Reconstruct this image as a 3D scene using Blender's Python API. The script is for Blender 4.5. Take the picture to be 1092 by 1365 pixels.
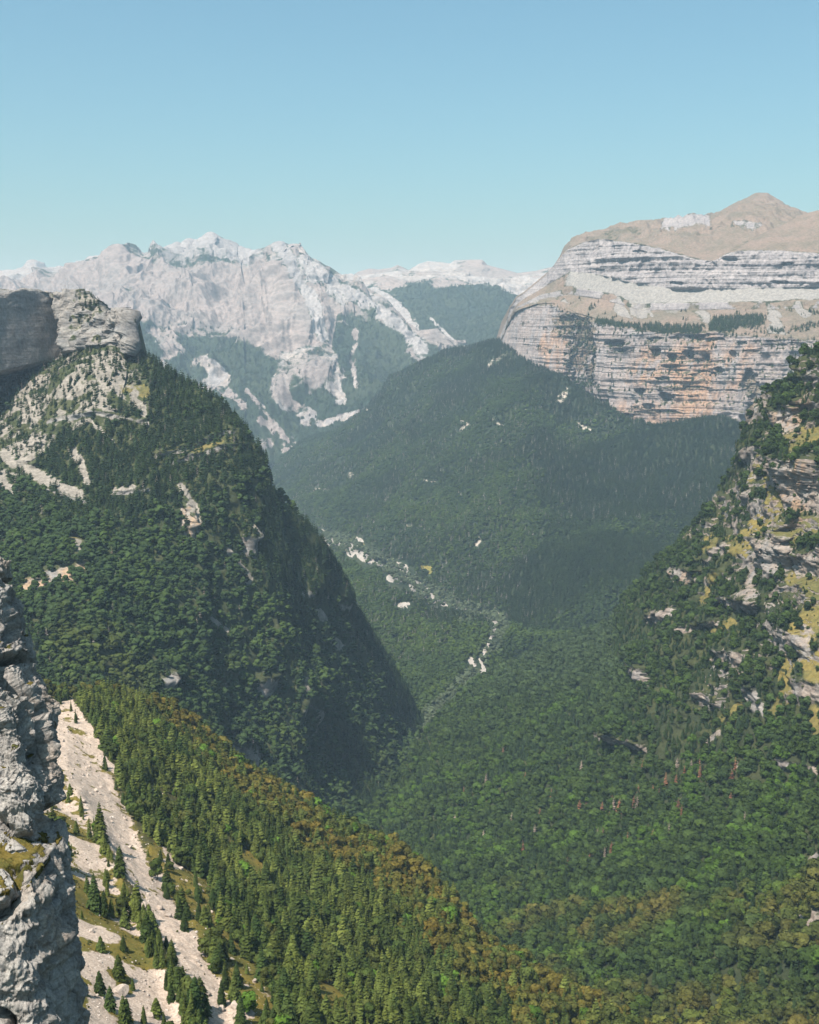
import bpy, math
import numpy as np
from concurrent.futures import ThreadPoolExecutor
from mathutils import Vector

for _o in list(bpy.data.objects):
    bpy.data.objects.remove(_o)
SC = bpy.context.scene
COL = SC.collection
R = math.radians

# ------------------------------------------------------------------ camera, world, sun, exposure
FPX, CX, CY, PITCH = 1608.0, 546.0, 682.5, R(8.9)      # photograph: 1092 x 1365 pixels
cam_d = bpy.data.cameras.new("camera")
cam = bpy.data.objects.new("camera", cam_d)
COL.objects.link(cam)
cam.location = (0, 0, 0)
cam.rotation_euler = (R(90) - PITCH, 0, 0)
cam_d.sensor_fit = 'VERTICAL'
cam_d.sensor_height = 24.0
cam_d.lens = 24.0 * FPX / 1365.0
cam_d.clip_start = 1.0
cam_d.clip_end = 120000.0
SC.camera = cam

SUN_EL, SUN_AZ = R(60), R(220)                          # sun high on the left, a little behind the camera
world = bpy.data.worlds.new("World")
SC.world = world
world.use_nodes = True
wn = world.node_tree
wn.nodes.clear()
w_out = wn.nodes.new('ShaderNodeOutputWorld')
w_bg = wn.nodes.new('ShaderNodeBackground')
w_sky = wn.nodes.new('ShaderNodeTexSky')
w_sky.sky_type = 'NISHITA'
w_sky.sun_disc = False
w_sky.sun_elevation = SUN_EL
w_sky.sun_rotation = SUN_AZ
w_sky.altitude = 500
w_sky.air_density = 1.0
w_sky.dust_density = 4.5
w_sky.ozone_density = 4.0
w_tint = wn.nodes.new('ShaderNodeMix')
w_tint.data_type = 'RGBA'
w_tint.blend_type = 'MULTIPLY'
w_tint.inputs[0].default_value = 1.0
w_tint.inputs[7].default_value = (0.73, 1.02, 0.915, 1)
wn.links.new(w_sky.outputs[0], w_tint.inputs[6])
wn.links.new(w_tint.outputs[2], w_bg.inputs[0])
w_bg.inputs[1].default_value = 0.092
wn.links.new(w_bg.outputs[0], w_out.inputs[0])

sun_d = bpy.data.lights.new("sun", 'SUN')
sun_d.energy = 5.0
sun_d.angle = R(0.5)
sun_d.color = (1.0, 0.945, 0.86)
sun = bpy.data.objects.new("sun", sun_d)
COL.objects.link(sun)
SUN_DIR = Vector((math.sin(SUN_AZ) * math.cos(SUN_EL), math.cos(SUN_AZ) * math.cos(SUN_EL), math.sin(SUN_EL)))
sun.rotation_euler = SUN_DIR.to_track_quat('Z', 'Y').to_euler()

SC.view_settings.view_transform = 'Standard'
SC.view_settings.look = 'None'
SC.view_settings.exposure = 0.92
SC.view_settings.gamma = 1.0
SC.view_settings.use_curve_mapping = False
SC.render.engine = 'CYCLES'
SC.cycles.max_bounces = 3
SC.cycles.diffuse_bounces = 1
SC.cycles.glossy_bounces = 1
SC.cycles.volume_bounces = 0
SC.cycles.transparent_max_bounces = 4
SC.cycles.use_denoising = True

HAZE_DENSITY = 4.3e-5
HAZE_COLOR = (0.54, 0.76, 1.0, 1)

RNG = np.random.default_rng(7)

# ------------------------------------------------------------------ helpers: names and properties
def tag(o, label=None, cat=None, group=None, kind=None):
    if label: o['label'] = label
    if cat: o['category'] = cat
    if group: o['group'] = group
    if kind: o['kind'] = kind
    return o

# ------------------------------------------------------------------ helpers: camera rays
CP, SP = math.cos(PITCH), math.sin(PITCH)
def at(px, py, Y):
    """point of the world seen at photograph pixel (px,py), Y metres ahead"""
    px, py, Y = np.broadcast_arrays(np.asarray(px, float), np.asarray(py, float), np.asarray(Y, float))
    xn = (px - CX) / FPX
    yn = (CY - py) / FPX
    dy = CP + yn * SP
    dz = -SP + yn * CP
    k = Y / dy
    return np.stack([xn * k, Y, dz * k], -1)

def project(P):
    fw = P[..., 1] * CP - P[..., 2] * SP
    up = P[..., 1] * SP + P[..., 2] * CP
    return CX + FPX * P[..., 0] / fw, CY - FPX * up / fw, fw

# ------------------------------------------------------------------ helpers: noise
_rg = np.random.default_rng(11)
_PERM = np.concatenate([_rg.permutation(256)] * 3).astype(np.int32)
_G = _rg.normal(size=(256, 3)).astype(np.float32)
_G /= np.linalg.norm(_G, axis=1, keepdims=True)

def _gn(q):
    i = np.floor(q)
    f = (q - i).astype(np.float32)
    i = i.astype(np.int32) & 255
    u = f * f * f * (f * (f * 6 - 15) + 10)
    acc = 0
    for dx in (0, 1):
        wx = u[:, 0] if dx else 1 - u[:, 0]
        a = _PERM[(i[:, 0] + dx)]
        for dy in (0, 1):
            wy = wx * (u[:, 1] if dy else 1 - u[:, 1])
            b = _PERM[a + ((i[:, 1] + dy) & 255)]
            for dz in (0, 1):
                g = _PERM[b + ((i[:, 2] + dz) & 255)]
                d = _GX[g] * (f[:, 0] - dx) + _GY[g] * (f[:, 1] - dy) + _GZ[g] * (f[:, 2] - dz)
                acc = acc + wy * (u[:, 2] if dz else 1 - u[:, 2]) * d
    return acc

_GX, _GY, _GZ = [np.ascontiguousarray(_G[:, k]) for k in range(3)]
_POOL = ThreadPoolExecutor(4)
def gnoise(P):
    sh = P.shape[:-1]
    Q = P.reshape(-1, 3)
    parts = list(_POOL.map(_gn, [Q[s:s + 40000] for s in range(0, len(Q), 40000)]))
    return (np.concatenate(parts) if parts else np.zeros(0, np.float32)).reshape(sh) * 1.5

_ROT = np.array([[0.36, 0.48, -0.8], [-0.8, 0.6, 0.0], [0.48, 0.64, 0.6]])
def fbm(P, scale, octaves=4, gain=0.5, seed=0.0, ridged=False, stretch=(1, 1, 1)):
    Q = P * (np.array(stretch) / scale) + seed * 17.31
    a, tot, acc = 1.0, 0.0, 0
    for _ in range(octaves):
        n = gnoise(Q)
        if ridged:
            n = 1 - 2 * np.abs(n)
        acc = acc + a * n
        tot += a
        a *= gain
        Q = Q @ (_ROT.T * 2.03) + 5.2
    return acc / tot

def sstep(a, b, x):
    t = np.clip((x - a) / (b - a), 0, 1)
    return t * t * (3 - 2 * t)

def gblur(A, sig, axis):
    if sig <= 0: return A
    r = int(3 * sig) + 1
    k = np.exp(-0.5 * (np.arange(-r, r + 1) / sig) ** 2)
    k /= k.sum()
    pad = [(0, 0)] * A.ndim
    pad[axis] = (r, r)
    B = np.pad(A, pad, mode='edge')
    return sum(k[j] * np.take(B, np.arange(j, j + A.shape[axis]), axis=axis) for j in range(2 * r + 1))

def polydist(px, py, pts):
    """distance in photo pixels from a polyline"""
    d = np.full(px.shape, 1e9)
    for (x0, y0), (x1, y1) in zip(pts[:-1], pts[1:]):
        vx, vy = x1 - x0, y1 - y0
        t = np.clip(((px - x0) * vx + (py - y0) * vy) / (vx * vx + vy * vy + 1e-9), 0, 1)
        d = np.minimum(d, np.hypot(px - x0 - t * vx, py - y0 - t * vy))
    return d

# ------------------------------------------------------------------ helpers: materials
class NT:
    def __init__(self, name):
        self.m = bpy.data.materials.new(name)
        self.m.use_nodes = True
        self.t = self.m.node_tree
        self.t.nodes.clear()
        self.out = self.n('ShaderNodeOutputMaterial')
        self.b = self.n('ShaderNodeBsdfPrincipled')
        self.b.inputs['Roughness'].default_value = 0.9
        self.b.inputs['Specular IOR Level'].default_value = 0.15
        self.l(self.b.outputs[0], self.out.inputs[0])
    def n(self, ty): return self.t.nodes.new(ty)
    def l(self, a, b): self.t.links.new(a, b)
    def put(self, v, sock):
        if isinstance(v, bpy.types.NodeSocket): self.l(v, sock)
        elif isinstance(v, tuple) and sock.type == 'RGBA': sock.default_value = (*v, 1) if len(v) == 3 else v
        else: sock.default_value = v
    def mix(self, f, a, b, mode='MIX'):
        n = self.n('ShaderNodeMix'); n.data_type = 'RGBA'; n.blend_type = mode
        self.put(f, n.inputs[0]); self.put(a, n.inputs[6]); self.put(b, n.inputs[7])
        return n.outputs[2]
    def math(self, op, a, b=0.0, c=0.0):
        n = self.n('ShaderNodeMath'); n.operation = op
        self.put(a, n.inputs[0]); self.put(b, n.inputs[1]); self.put(c, n.inputs[2])
        return n.outputs[0]
    def ramp(self, v, lo, hi):
        n = self.n('ShaderNodeMapRange'); n.interpolation_type = 'SMOOTHSTEP'
        self.put(v, n.inputs[0]); n.inputs[1].default_value = lo; n.inputs[2].default_value = hi
        return n.outputs[0]
    def pos(self, sc=(1, 1, 1), warp=None):
        g = self.n('ShaderNodeNewGeometry')
        v = self.n('ShaderNodeVectorMath'); v.operation = 'MULTIPLY'
        self.l(g.outputs['Position'], v.inputs[0]); v.inputs[1].default_value = sc
        return v.outputs[0]
    def noise(self, sc, detail=4, rough=0.55, vec=None):
        n = self.n('ShaderNodeTexNoise')
        n.inputs['Scale'].default_value = 1.0
        n.inputs['Detail'].default_value = detail; n.inputs['Roughness'].default_value = rough
        self.l(self.pos(sc if isinstance(sc, tuple) else (sc, sc, sc)), n.inputs['Vector'])
        return n.outputs[0]
    def attr(self, name, kind='GEOMETRY'):
        n = self.n('ShaderNodeAttribute'); n.attribute_name = name; n.attribute_type = kind
        return n
    def bump(self, h, dist, strength=1.0, normal=None):
        n = self.n('ShaderNodeBump'); n.inputs['Strength'].default_value = strength
        n.inputs['Distance'].default_value = dist
        self.l(h, n.inputs['Height'])
        if normal is not None: self.l(normal, n.inputs['Normal'])
        return n.outputs[0]

ALB = 0.72                                              # overall reflectance of the bare ground
def terrain_mat(name, rock=(0.40, 0.38, 0.36), rock_b=(0.27, 0.26, 0.26), warm=(0.42, 0.29, 0.19),
                soil=(0.04, 0.05, 0.025), soil_b=(0.07, 0.075, 0.035), grass=(0.26, 0.20, 0.05), grass_b=(0.16, 0.17, 0.05),
                scree=(0.52, 0.46, 0.41), scree_b=(0.42, 0.38, 0.34), fine=0.05, strata=(0.004, 0.004, 0.12), streak=(0.06, 0.06, 0.006), bump=3.0,
                strata_amt=0.8, crack=None):
    rock, rock_b, warm, soil, soil_b, grass, grass_b, scree, scree_b = [tuple(c * ALB for c in q) for q in (rock, rock_b, warm, soil, soil_b, grass, grass_b, scree, scree_b)]
    t = NT(name)
    mask = t.attr('mask')
    sep = t.n('ShaderNodeSeparateColor'); t.l(mask.outputs['Color'], sep.inputs[0])
    tone = t.attr('tone')
    sept = t.n('ShaderNodeSeparateColor'); t.l(tone.outputs['Color'], sept.inputs[0])
    nf = t.noise(fine, 6, 0.72)
    nm = t.noise(fine * 0.2, 4, 0.6)
    jit = t.math('MULTIPLY', t.math('SUBTRACT', nf, 0.5), 1.5)
    def m(s): return t.ramp(t.math('ADD', s, jit), 0.38, 0.62)
    st = t.noise(strata, 5, 0.65)
    vs = t.noise(streak, 4, 0.6)
    rk = t.mix(t.ramp(st, 0.38, 0.62), rock_b, rock)
    rk = t.mix(strata_amt, t.mix(t.ramp(nm, 0.35, 0.65), rock, rock_b), rk)
    wf = t.math('MULTIPLY', sept.outputs[0], t.ramp(t.math('ADD', vs, t.math('MULTIPLY', nm, 0.5)), 0.58, 0.86))
    rk = t.mix(wf, rk, warm)
    rk = t.mix(t.math('MULTIPLY', t.ramp(nf, 0.52, 0.70), 0.6), rk, tuple(c * 0.45 for c in rock_b))
    rk = t.mix(t.math('MULTIPLY', t.ramp(nf, 0.50, 0.30), 0.45), rk, tuple(min(c * 1.45, .6) for c in rock))
    so = t.mix(t.ramp(nm, 0.35, 0.65), soil, soil_b)
    gr = t.mix(t.ramp(t.math('ADD', t.math('MULTIPLY', nm, 0.6), t.math('MULTIPLY', nf, 0.4)), 0.4, 0.62), grass, grass_b)
    sr = t.mix(t.ramp(nf, 0.35, 0.7), scree, scree_b)
    sr = t.mix(t.math('MULTIPLY', sept.outputs[1], 0.6), sr, (0.21, 0.20, 0.196))
    c = t.mix(m(sep.outputs[1]), so, gr)
    c = t.mix(m(sep.outputs[2]), c, sr)
    c = t.mix(m(sep.outputs[0]), c, rk)
    c = t.mix(t.math('MULTIPLY', sept.outputs[2], 0.75), c, t.mix(1.0, c, (0.5, 0.5, 0.54), 'MULTIPLY'))
    c = t.mix(1.0, c, t.mix(t.ramp(t.noise(fine * 3.1, 4, 0.7), 0.3, 0.7), (0.72, 0.72, 0.72), (1.2, 1.2, 1.2)), 'MULTIPLY')
    t.l(c, t.b.inputs['Base Color'])
    h = t.math('ADD', t.math('MULTIPLY', nf, 1.0), t.math('MULTIPLY', st, t.math('MULTIPLY', sep.outputs[0], 1.0)))
    nb = t.bump(h, bump)
    if crack:
        v = t.n('ShaderNodeTexVoronoi'); v.feature = 'DISTANCE_TO_EDGE'; v.inputs['Scale'].default_value = 1.0
        t.l(t.pos(crack), v.inputs['Vector'])
        nb = t.bump(t.math('MULTIPLY', t.ramp(v.outputs[0], 0.0, 0.12), m(sep.outputs[0])), bump * 0.6, 0.8, nb)
    t.l(nb, t.b.inputs['Normal'])
    return t.m

def foliage_mat(name, mode):
    """mode INSTANCER: tint from the scattered point; OBJECT: tint from the object's colour"""
    t = NT(name)
    if mode == 'INSTANCER':
        col = t.attr('tint', 'INSTANCER').outputs['Color']
        oi = t.n('ShaderNodeObjectInfo')
    else:
        oi = t.n('ShaderNodeObjectInfo')
        col = oi.outputs['Color']
    rnd = oi.outputs['Random']
    leaf = t.attr('leaf').outputs['Fac']
    k = t.math('ADD', t.math('MULTIPLY', leaf, 1.15), t.math('ADD', t.math('MULTIPLY', rnd, 0.75), 0.12))
    v = t.n('ShaderNodeCombineColor')
    for i in range(3): t.l(k, v.inputs[i])
    c = t.mix(1.0, col, v.outputs[0], 'MULTIPLY')
    t.l(c, t.b.inputs['Base Color'])
    t.b.inputs['Roughness'].default_value = 0.75
    t.b.inputs['Specular IOR Level'].default_value = 0.03
    return t.m

def plain_mat(name, a, b, scale, bump=0.05):
    t = NT(name)
    n = t.noise(scale, 5, 0.6)
    t.l(t.mix(t.ramp(n, 0.35, 0.65), a, b), t.b.inputs['Base Color'])
    t.l(t.bump(n, bump), t.b.inputs['Normal'])
    return t.m

# ------------------------------------------------------------------ helpers: meshes
def mesh_from(name, V, F, mat=None, smooth=True, attrs=None):
    """V (n,3); F (m,k) all faces of the same corner count"""
    me = bpy.data.meshes.new(name)
    V = np.ascontiguousarray(V, np.float32).reshape(-1, 3)
    F = np.ascontiguousarray(F, np.int32)
    k = F.shape[1]
    me.vertices.add(len(V)); me.vertices.foreach_set('co', V.ravel())
    me.loops.add(F.size); me.loops.foreach_set('vertex_index', F.ravel())
    me.polygons.add(len(F))
    me.polygons.foreach_set('loop_start', np.arange(0, F.size, k, dtype=np.int32))
    me.polygons.foreach_set('loop_total', np.full(len(F), k, np.int32))
    me.polygons.foreach_set('use_smooth', np.full(len(F), smooth, bool))
    if mat: me.materials.append(mat)
    for an, (ty, data) in (attrs or {}).items():
        a = me.attributes.new(an, ty, 'POINT')
        a.data.foreach_set({'FLOAT': 'value', 'FLOAT_COLOR': 'color', 'FLOAT_VECTOR': 'vector'}[ty], np.ascontiguousarray(data, np.float32).ravel())
    me.update(calc_edges=True)
    me.validate()
    return me

def add_obj(name, me, parent=None):
    o = bpy.data.objects.new(name, me)
    COL.objects.link(o)
    if parent is not None: o.parent = parent
    return o

def grid_faces(nv, nu, wrap=False):
    i = np.arange(nv - 1)[:, None]
    j = np.arange(nu if wrap else nu - 1)[None, :]
    a = i * nu + j
    b = i * nu + (j + 1) % nu
    return np.stack([a, b, b + nu, a + nu], -1).reshape(-1, 4)

# ------------------------------------------------------------------ landform = a control net, densely meshed
NETS = {}
def row(*pts):
    return np.array(pts, float)

class Net:
    """rows from the skyline down: polylines (px, py, Y); behind: world offsets added in front of the first row"""
    def __init__(self, x0, x1, nu, rows, segs, behind=((0, 700, -500), (0, 120, -40)), bsegs=(6, 14), su=4.0, sv=0.0):
        self.px = np.linspace(x0, x1, nu)
        W = []
        for r in rows:
            py = np.interp(self.px, r[:, 0], r[:, 1]); Y = np.interp(self.px, r[:, 0], r[:, 2])
            py = gblur(py, su * 0.5, 0); Y = gblur(Y, su * 6, 0)
            W.append(at(self.px, py, Y))
        B = [W[0] + np.array(b, float) for b in behind]
        allr, allsegs = B + W, list(bsegs) + list(segs)
        out = []
        for k in range(len(allr) - 1):
            n = allsegs[k]
            t = (np.arange(n) / n)[:, None, None]
            out.append(allr[k][None] * (1 - t) + allr[k + 1][None] * t)
        out.append(allr[-1][None])
        P = np.concatenate(out, 0)
        self.first = sum(bsegs)
        if sv: P = gblur(P, sv, 0)
        self.P = P
        self.nv, self.nu = P.shape[:2]
        self.level = np.zeros(self.nv)                       # row parameter: 0 at the skyline row, k at control row k
        lev, s = [], -len(B)
        for k in range(len(allr) - 1):
            lev += list(s + k + np.arange(allsegs[k]) / allsegs[k])
        lev.append(s + len(allr) - 1)
        self.level = np.array(lev)[:, None] * np.ones((1, nu))
        self.update()
    def update(self):
        P = self.P
        du = np.gradient(P, axis=1); dv = np.gradient(P, axis=0)
        N = np.cross(du, dv)
        ln = np.linalg.norm(N, axis=-1, keepdims=True)
        N = N / np.maximum(ln, 1e-9)
        self.N = N * np.sign(np.sum(np.sum(N * -P, -1)[self.first:] * ln[self.first:, :, 0]))
        self.area = np.maximum(ln[..., 0], 0)
        H = self.N.copy(); H[..., 2] = 0
        self.H = H / np.maximum(np.linalg.norm(H, axis=-1, keepdims=True), 0.15)   # outward, level
        self.X, self.Yp, self.F = project(P)
    def build(self, name, mat, mask, tone, label=None, cat=None):
        nv, nu = self.nv, self.nu
        rgba = np.zeros((nv, nu, 4)); rgba[..., :3] = np.stack(mask, -1); rgba[..., 3] = 1
        ton = np.zeros((nv, nu, 4)); ton[..., :len(tone)] = np.stack(tone, -1); ton[..., 3] = 1
        me = mesh_from(name, self.P, grid_faces(nv, nu), mat, True,
                       {'mask': ('FLOAT_COLOR', rgba.reshape(-1, 4)), 'tone': ('FLOAT_COLOR', ton.reshape(-1, 4))})
        o = add_obj(name, me)
        tag(o, label, cat, None, 'structure')
        self.obj = o
        return o
    def nearest(self, px, py):
        d = (self.X - px) ** 2 + (self.Yp - py) ** 2
        d[:self.first] = 1e12
        k = np.argmin(d)
        return self.P.reshape(-1, 3)[k]
    def scatter(self, density, rng, margin=60):
        """random points on the surface; density (nv,nu) per square metre of plan-ish area"""
        ok = (self.X > -margin) & (self.X < 1092 + margin) & (self.Yp < 1365 + margin * 1.5) & (self.F > 10)
        ok[:max(self.first - 3, 0)] = False
        w = (density * ok)[:-1, :-1] * self.area[:-1, :-1] * np.clip(self.N[:-1, :-1, 2] * 1.2, 0.5, 1)
        flat = w.ravel(); c = np.cumsum(flat)
        n = int(c[-1])
        if n < 1: return np.zeros((0, 3)), np.zeros(0, int)
        k = np.searchsorted(c, (np.arange(n) + rng.random(n)) * (c[-1] / n))
        k = np.minimum(k, len(flat) - 1)
        i, j = k // (self.nu - 1), k % (self.nu - 1)
        a, b = rng.random(n)[:, None], rng.random(n)[:, None]
        P = self.P
        pts = P[i, j] * (1 - a) * (1 - b) + P[i + 1, j] * a * (1 - b) + P[i, j + 1] * (1 - a) * b + P[i + 1, j + 1] * a * b
        return pts, i * self.nu + j
    def scarp(self, x0, x1, line, A, up, h, edge=12.0, wob=3.0):
        """a rock step along a line given in pixels: ground above it juts outward by A metres, the face drops within h pixels"""
        xs = np.array([p[0] for p in line], float); ys = np.array([p[1] for p in line], float)
        X, Y = self.X, self.Yp
        w = wob * (fbm(self.P, 60.0, 3, seed=x0 * 0.01))
        t = Y - np.interp(X, xs, ys) + w
        f = np.where(t < 0, np.clip(1 + t / up, 0, 1), np.clip(1 - t / h, 0, 1))
        e = sstep(x0 - edge * 0.3, x0 + edge, X + w) * (1 - sstep(x1 - edge * 0.4, x1 + 1.0, X + w))
        d = A * f * e * (np.arange(self.nv)[:, None] >= self.first)
        self.P = self.P + self.H * d[..., None]
        return np.clip(1 - np.abs(t - h * 0.5) / (h * 0.8), 0, 1) * (e > 0.3)

def patch(net, pts, w, soft=0.4, rag=1.0):
    """a ragged patch of width w (photo pixels) along a polyline on the ground"""
    q = np.array(pts, float)
    m = 3.2 * w + 3
    sel = (net.X > q[:, 0].min() - m) & (net.X < q[:, 0].max() + m) & (net.Yp > q[:, 1].min() - m) & (net.Yp < q[:, 1].max() + m)
    out = np.zeros(net.X.shape)
    if not sel.any(): return out
    x, y = net.X[sel], net.Yp[sel]
    k = np.stack([x, y, 0 * x + q[0, 0] * .37 + q[0, 1] * .11], -1)
    a = fbm(k, 3.2 * w, 2, seed=1.3) * 1.3 * w + fbm(k, max(w * .9, 2.2), 3, seed=2.1, gain=.7) * w * .75
    b = fbm(k, 3.2 * w, 2, seed=4.7) * 1.3 * w
    c = fbm(k, min(5.0, 1.2 * w + 1), 3, seed=7.7, gain=.7) * min(4.0, .8 * w)
    d = polydist(x + b * rag * .8, y + a * rag * .6, pts) + a * rag * .7 + c * rag
    out[sel] = 1 - sstep(w * (1 - soft), w * (1 + soft), d)
    return out

# ------------------------------------------------------------------ materials of the ground
MAT_FAR = terrain_mat('far_rock', rock=(0.37, 0.352, 0.365), rock_b=(0.27, 0.26, 0.275), warm=(0.46, 0.36, 0.30), soil=(0.022, 0.038, 0.022), soil_b=(0.04, 0.055, 0.03),
                      grass=(0.31, 0.262, 0.258), grass_b=(0.245, 0.22, 0.222), scree=(0.36, 0.342, 0.356), scree_b=(0.28, 0.268, 0.282),
                      fine=0.013, strata=(0.006, 0.004, 0.012), streak=(0.01, 0.01, 0.002), bump=13.0, strata_amt=0.45)
MAT_MASSIF = terrain_mat('canyon_rock', rock=(0.345, 0.312, 0.318), rock_b=(0.25, 0.228, 0.242), warm=(0.42, 0.265, 0.185), soil=(0.04, 0.05, 0.03), soil_b=(0.09, 0.085, 0.05),
                         grass=(0.24, 0.18, 0.148), grass_b=(0.165, 0.14, 0.108), scree=(0.30, 0.275, 0.262), scree_b=(0.22, 0.20, 0.19),
                         fine=0.035, strata=(0.003, 0.003, 0.075), streak=(0.022, 0.022, 0.002), bump=5.0, strata_amt=.6)
MAT_SLOPE = terrain_mat('slope_ground', soil=(0.022, 0.036, 0.02), soil_b=(0.04, 0.052, 0.026), scree=(0.55, 0.48, 0.43), scree_b=(0.38, 0.33, 0.29), fine=0.04, bump=2.0)
MAT_LEFT = terrain_mat('left_rock', rock=(0.30, 0.285, 0.275), rock_b=(0.18, 0.175, 0.18), soil=(0.05, 0.062, 0.026), soil_b=(0.075, 0.08, 0.036), grass=(0.21, 0.165, 0.06), grass_b=(0.12, 0.12, 0.045),
                       scree=(0.34, 0.30, 0.265), scree_b=(0.20, 0.18, 0.155), fine=0.07, strata=(0.006, 0.006, 0.10), streak=(0.05, 0.05, 0.005), bump=2.5)
MAT_RIGHT = terrain_mat('right_rock', rock=(0.33, 0.295, 0.275), rock_b=(0.19, 0.175, 0.175), warm=(0.34, 0.22, 0.14), soil=(0.03, 0.04, 0.018), soil_b=(0.06, 0.065, 0.025), scree=(0.38, 0.33, 0.28), scree_b=(0.26, 0.22, 0.19),
                        grass=(0.215, 0.165, 0.05), grass_b=(0.115, 0.11, 0.04), fine=0.09, strata=(0.006, 0.006, 0.22), streak=(0.06, 0.06, 0.006), bump=1.6)
MAT_SPUR = terrain_mat('spur_ground', soil=(0.04, 0.045, 0.018), soil_b=(0.09, 0.08, 0.025), grass=(0.20, 0.15, 0.03), grass_b=(0.115, 0.11, 0.025),
                       scree=(0.60, 0.475, 0.39), scree_b=(0.42, 0.325, 0.26), fine=0.35, bump=0.6)
MAT_CRAG = terrain_mat('crag_rock', rock=(0.42, 0.385, 0.355), rock_b=(0.28, 0.255, 0.24), warm=(0.36, 0.26, 0.19), grass=(0.17, 0.125, 0.03), grass_b=(0.07, 0.075, 0.02),
                       fine=1.3, strata=(0.35, 0.35, 0.5), streak=(0.8, 0.8, 0.12), bump=0.30, strata_amt=0.25, crack=(0.55, 0.55, 0.28))

def zero(net): return np.zeros((net.nv, net.nu))

# ------------------------------------------------------------------ base ground reaching the horizon
def ring_ground():
    rr = np.concatenate([[50.0], np.geomspace(200, 60000, 60)])
    th = np.linspace(0, 2 * np.pi, 96, endpoint=False)
    P = np.stack([rr[:, None] * np.cos(th), rr[:, None] * np.sin(th), np.full((len(rr), 96), -1150.0)], -1)
    P[..., 2] += 60 * fbm(P, 2500.0, 3) + np.where(P[..., 1] < 0, 500, 0)
    n = len(rr) * 96
    me = mesh_from('ground', P, grid_faces(len(rr), 96, True), MAT_SLOPE, True,
                   {'mask': ('FLOAT_COLOR', np.tile([0, 0.2, 0, 1.0], (n, 1))), 'tone': ('FLOAT_COLOR', np.tile([0, 0, 0, 1.0], (n, 1)))})
    tag(add_obj('ground', me), 'low dark wooded ground under the mountains reaching the horizon', 'ground', None, 'structure')
ring_ground()

# ------------------------------------------------------------------ far mountains
def far_pale_range():
    sk = row((-160, 372, 16500), (-40, 366, 16500), (0, 360, 16000), (30, 356, 16000), (45, 350, 16000), (58, 360, 16000), (75, 369, 16000), (95, 360, 16000), (115, 348, 15500),
             (130, 344, 15500), (150, 346, 15500), (165, 342, 15500), (180, 352, 15500), (230, 360, 15500), (400, 372, 15500))
    n = Net(-160, 400, 420, [sk, row((-160, 400, 14500), (400, 400, 14500)), row((-160, 450, 12500), (400, 450, 12500))], [60, 40], su=1.0, behind=((0, 1500, -900), (0, 300, -90)))
    d = 230 * fbm(n.P, 900, 6, ridged=True, seed=1) - 60
    n.P += n.N * (d * sstep(-1, .5, n.level) * .7)[..., None]
    n.update()
    return n.build('mountain', MAT_FAR, [zero(n) + 0.5, zero(n) + .8, zero(n)], [zero(n) + .1, zero(n)], 'faintest pale blue jagged range at the far left horizon', 'mountain')
far_pale_range()

def back_right_range():
    sk = row((380, 392, 12800), (430, 384, 12800), (462, 374, 12500), (478, 362, 12500), (492, 358, 12500), (505, 359, 12500), (522, 357, 12500), (530, 353, 12500), (545, 360, 12500), (558, 352, 12500), (570, 348, 12500),
             (585, 349, 12500), (600, 351, 12500), (606, 347, 12500), (625, 346, 12500), (643, 346, 12500), (650, 353, 12500), (668, 358, 12500), (690, 364, 12400), (715, 361, 12000), (735, 356, 12000), (760, 362, 12000), (900, 372, 12000))
    m1 = row((380, 410, 11500), (480, 384, 11600), (540, 376, 11600), (620, 372, 11500), (700, 384, 11300), (900, 390, 11300))
    m2 = row((380, 430, 10300), (470, 392, 10400), (520, 388, 10300), (570, 388, 10200), (640, 391, 10000), (690, 405, 9700), (900, 420, 9700))
    m3 = row((380, 480, 9300), (480, 450, 9300), (560, 440, 9200), (700, 450, 8600), (900, 460, 8600))
    m4 = row((380, 520, 8500), (560, 500, 8200), (700, 480, 8000), (900, 480, 8000))
    n = Net(380, 900, 560, [sk, m1, m2, m3, m4], [40, 50, 120, 60], su=1.0, behind=((0, 1500, -900), (0, 300, -60)))
    Q = n.P * np.array([1, 1, 1.0])
    d = 120 * fbm(Q, 800, 6, ridged=True, seed=2) - 30
    n.P += n.N * (d * sstep(0, 1, n.level))[..., None] * 1.2
    # level rock ledges of the flat topped crest
    n.P += n.H * ((35 * gnoise(n.P * np.array([.0008, .0008, .03]))) * (1 - sstep(1.2, 2.0, n.level)) * sstep(-.2, .3, n.level))[..., None]
    n.update()
    z = fbm(n.P, 500, 5, seed=4)
    forest = sstep(1.75, 2.25, n.level + 0.9 * z + 0.0006 * (n.X - 560)) * (1 - 0.8 * sstep(.25, .5, fbm(n.P, 260, 4, seed=9, stretch=(1, 1, .4))))
    forest = np.clip(forest, 0, 1)
    pale = patch(n, [(500, 395), (540, 430), (565, 470)], 13) + patch(n, [(575, 425), (600, 450), (630, 470)], 2)
    forest *= 1 - np.clip(pale, 0, 1)
    gr = (1 - forest) * sstep(-.15, .25, fbm(n.P, 700, 4, seed=5)) * .75
    n.forest = forest
    NETS['far_right'] = n
    return n.build('mountain', MAT_FAR, [np.clip(1 - forest - gr - pale, 0, 1), gr, np.clip(pale, 0, 1)], [zero(n) + .2, zero(n)],
                   'hazy flat topped range with dark wooded flank behind the right cliffs', 'mountain')
back_right_range()

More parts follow.
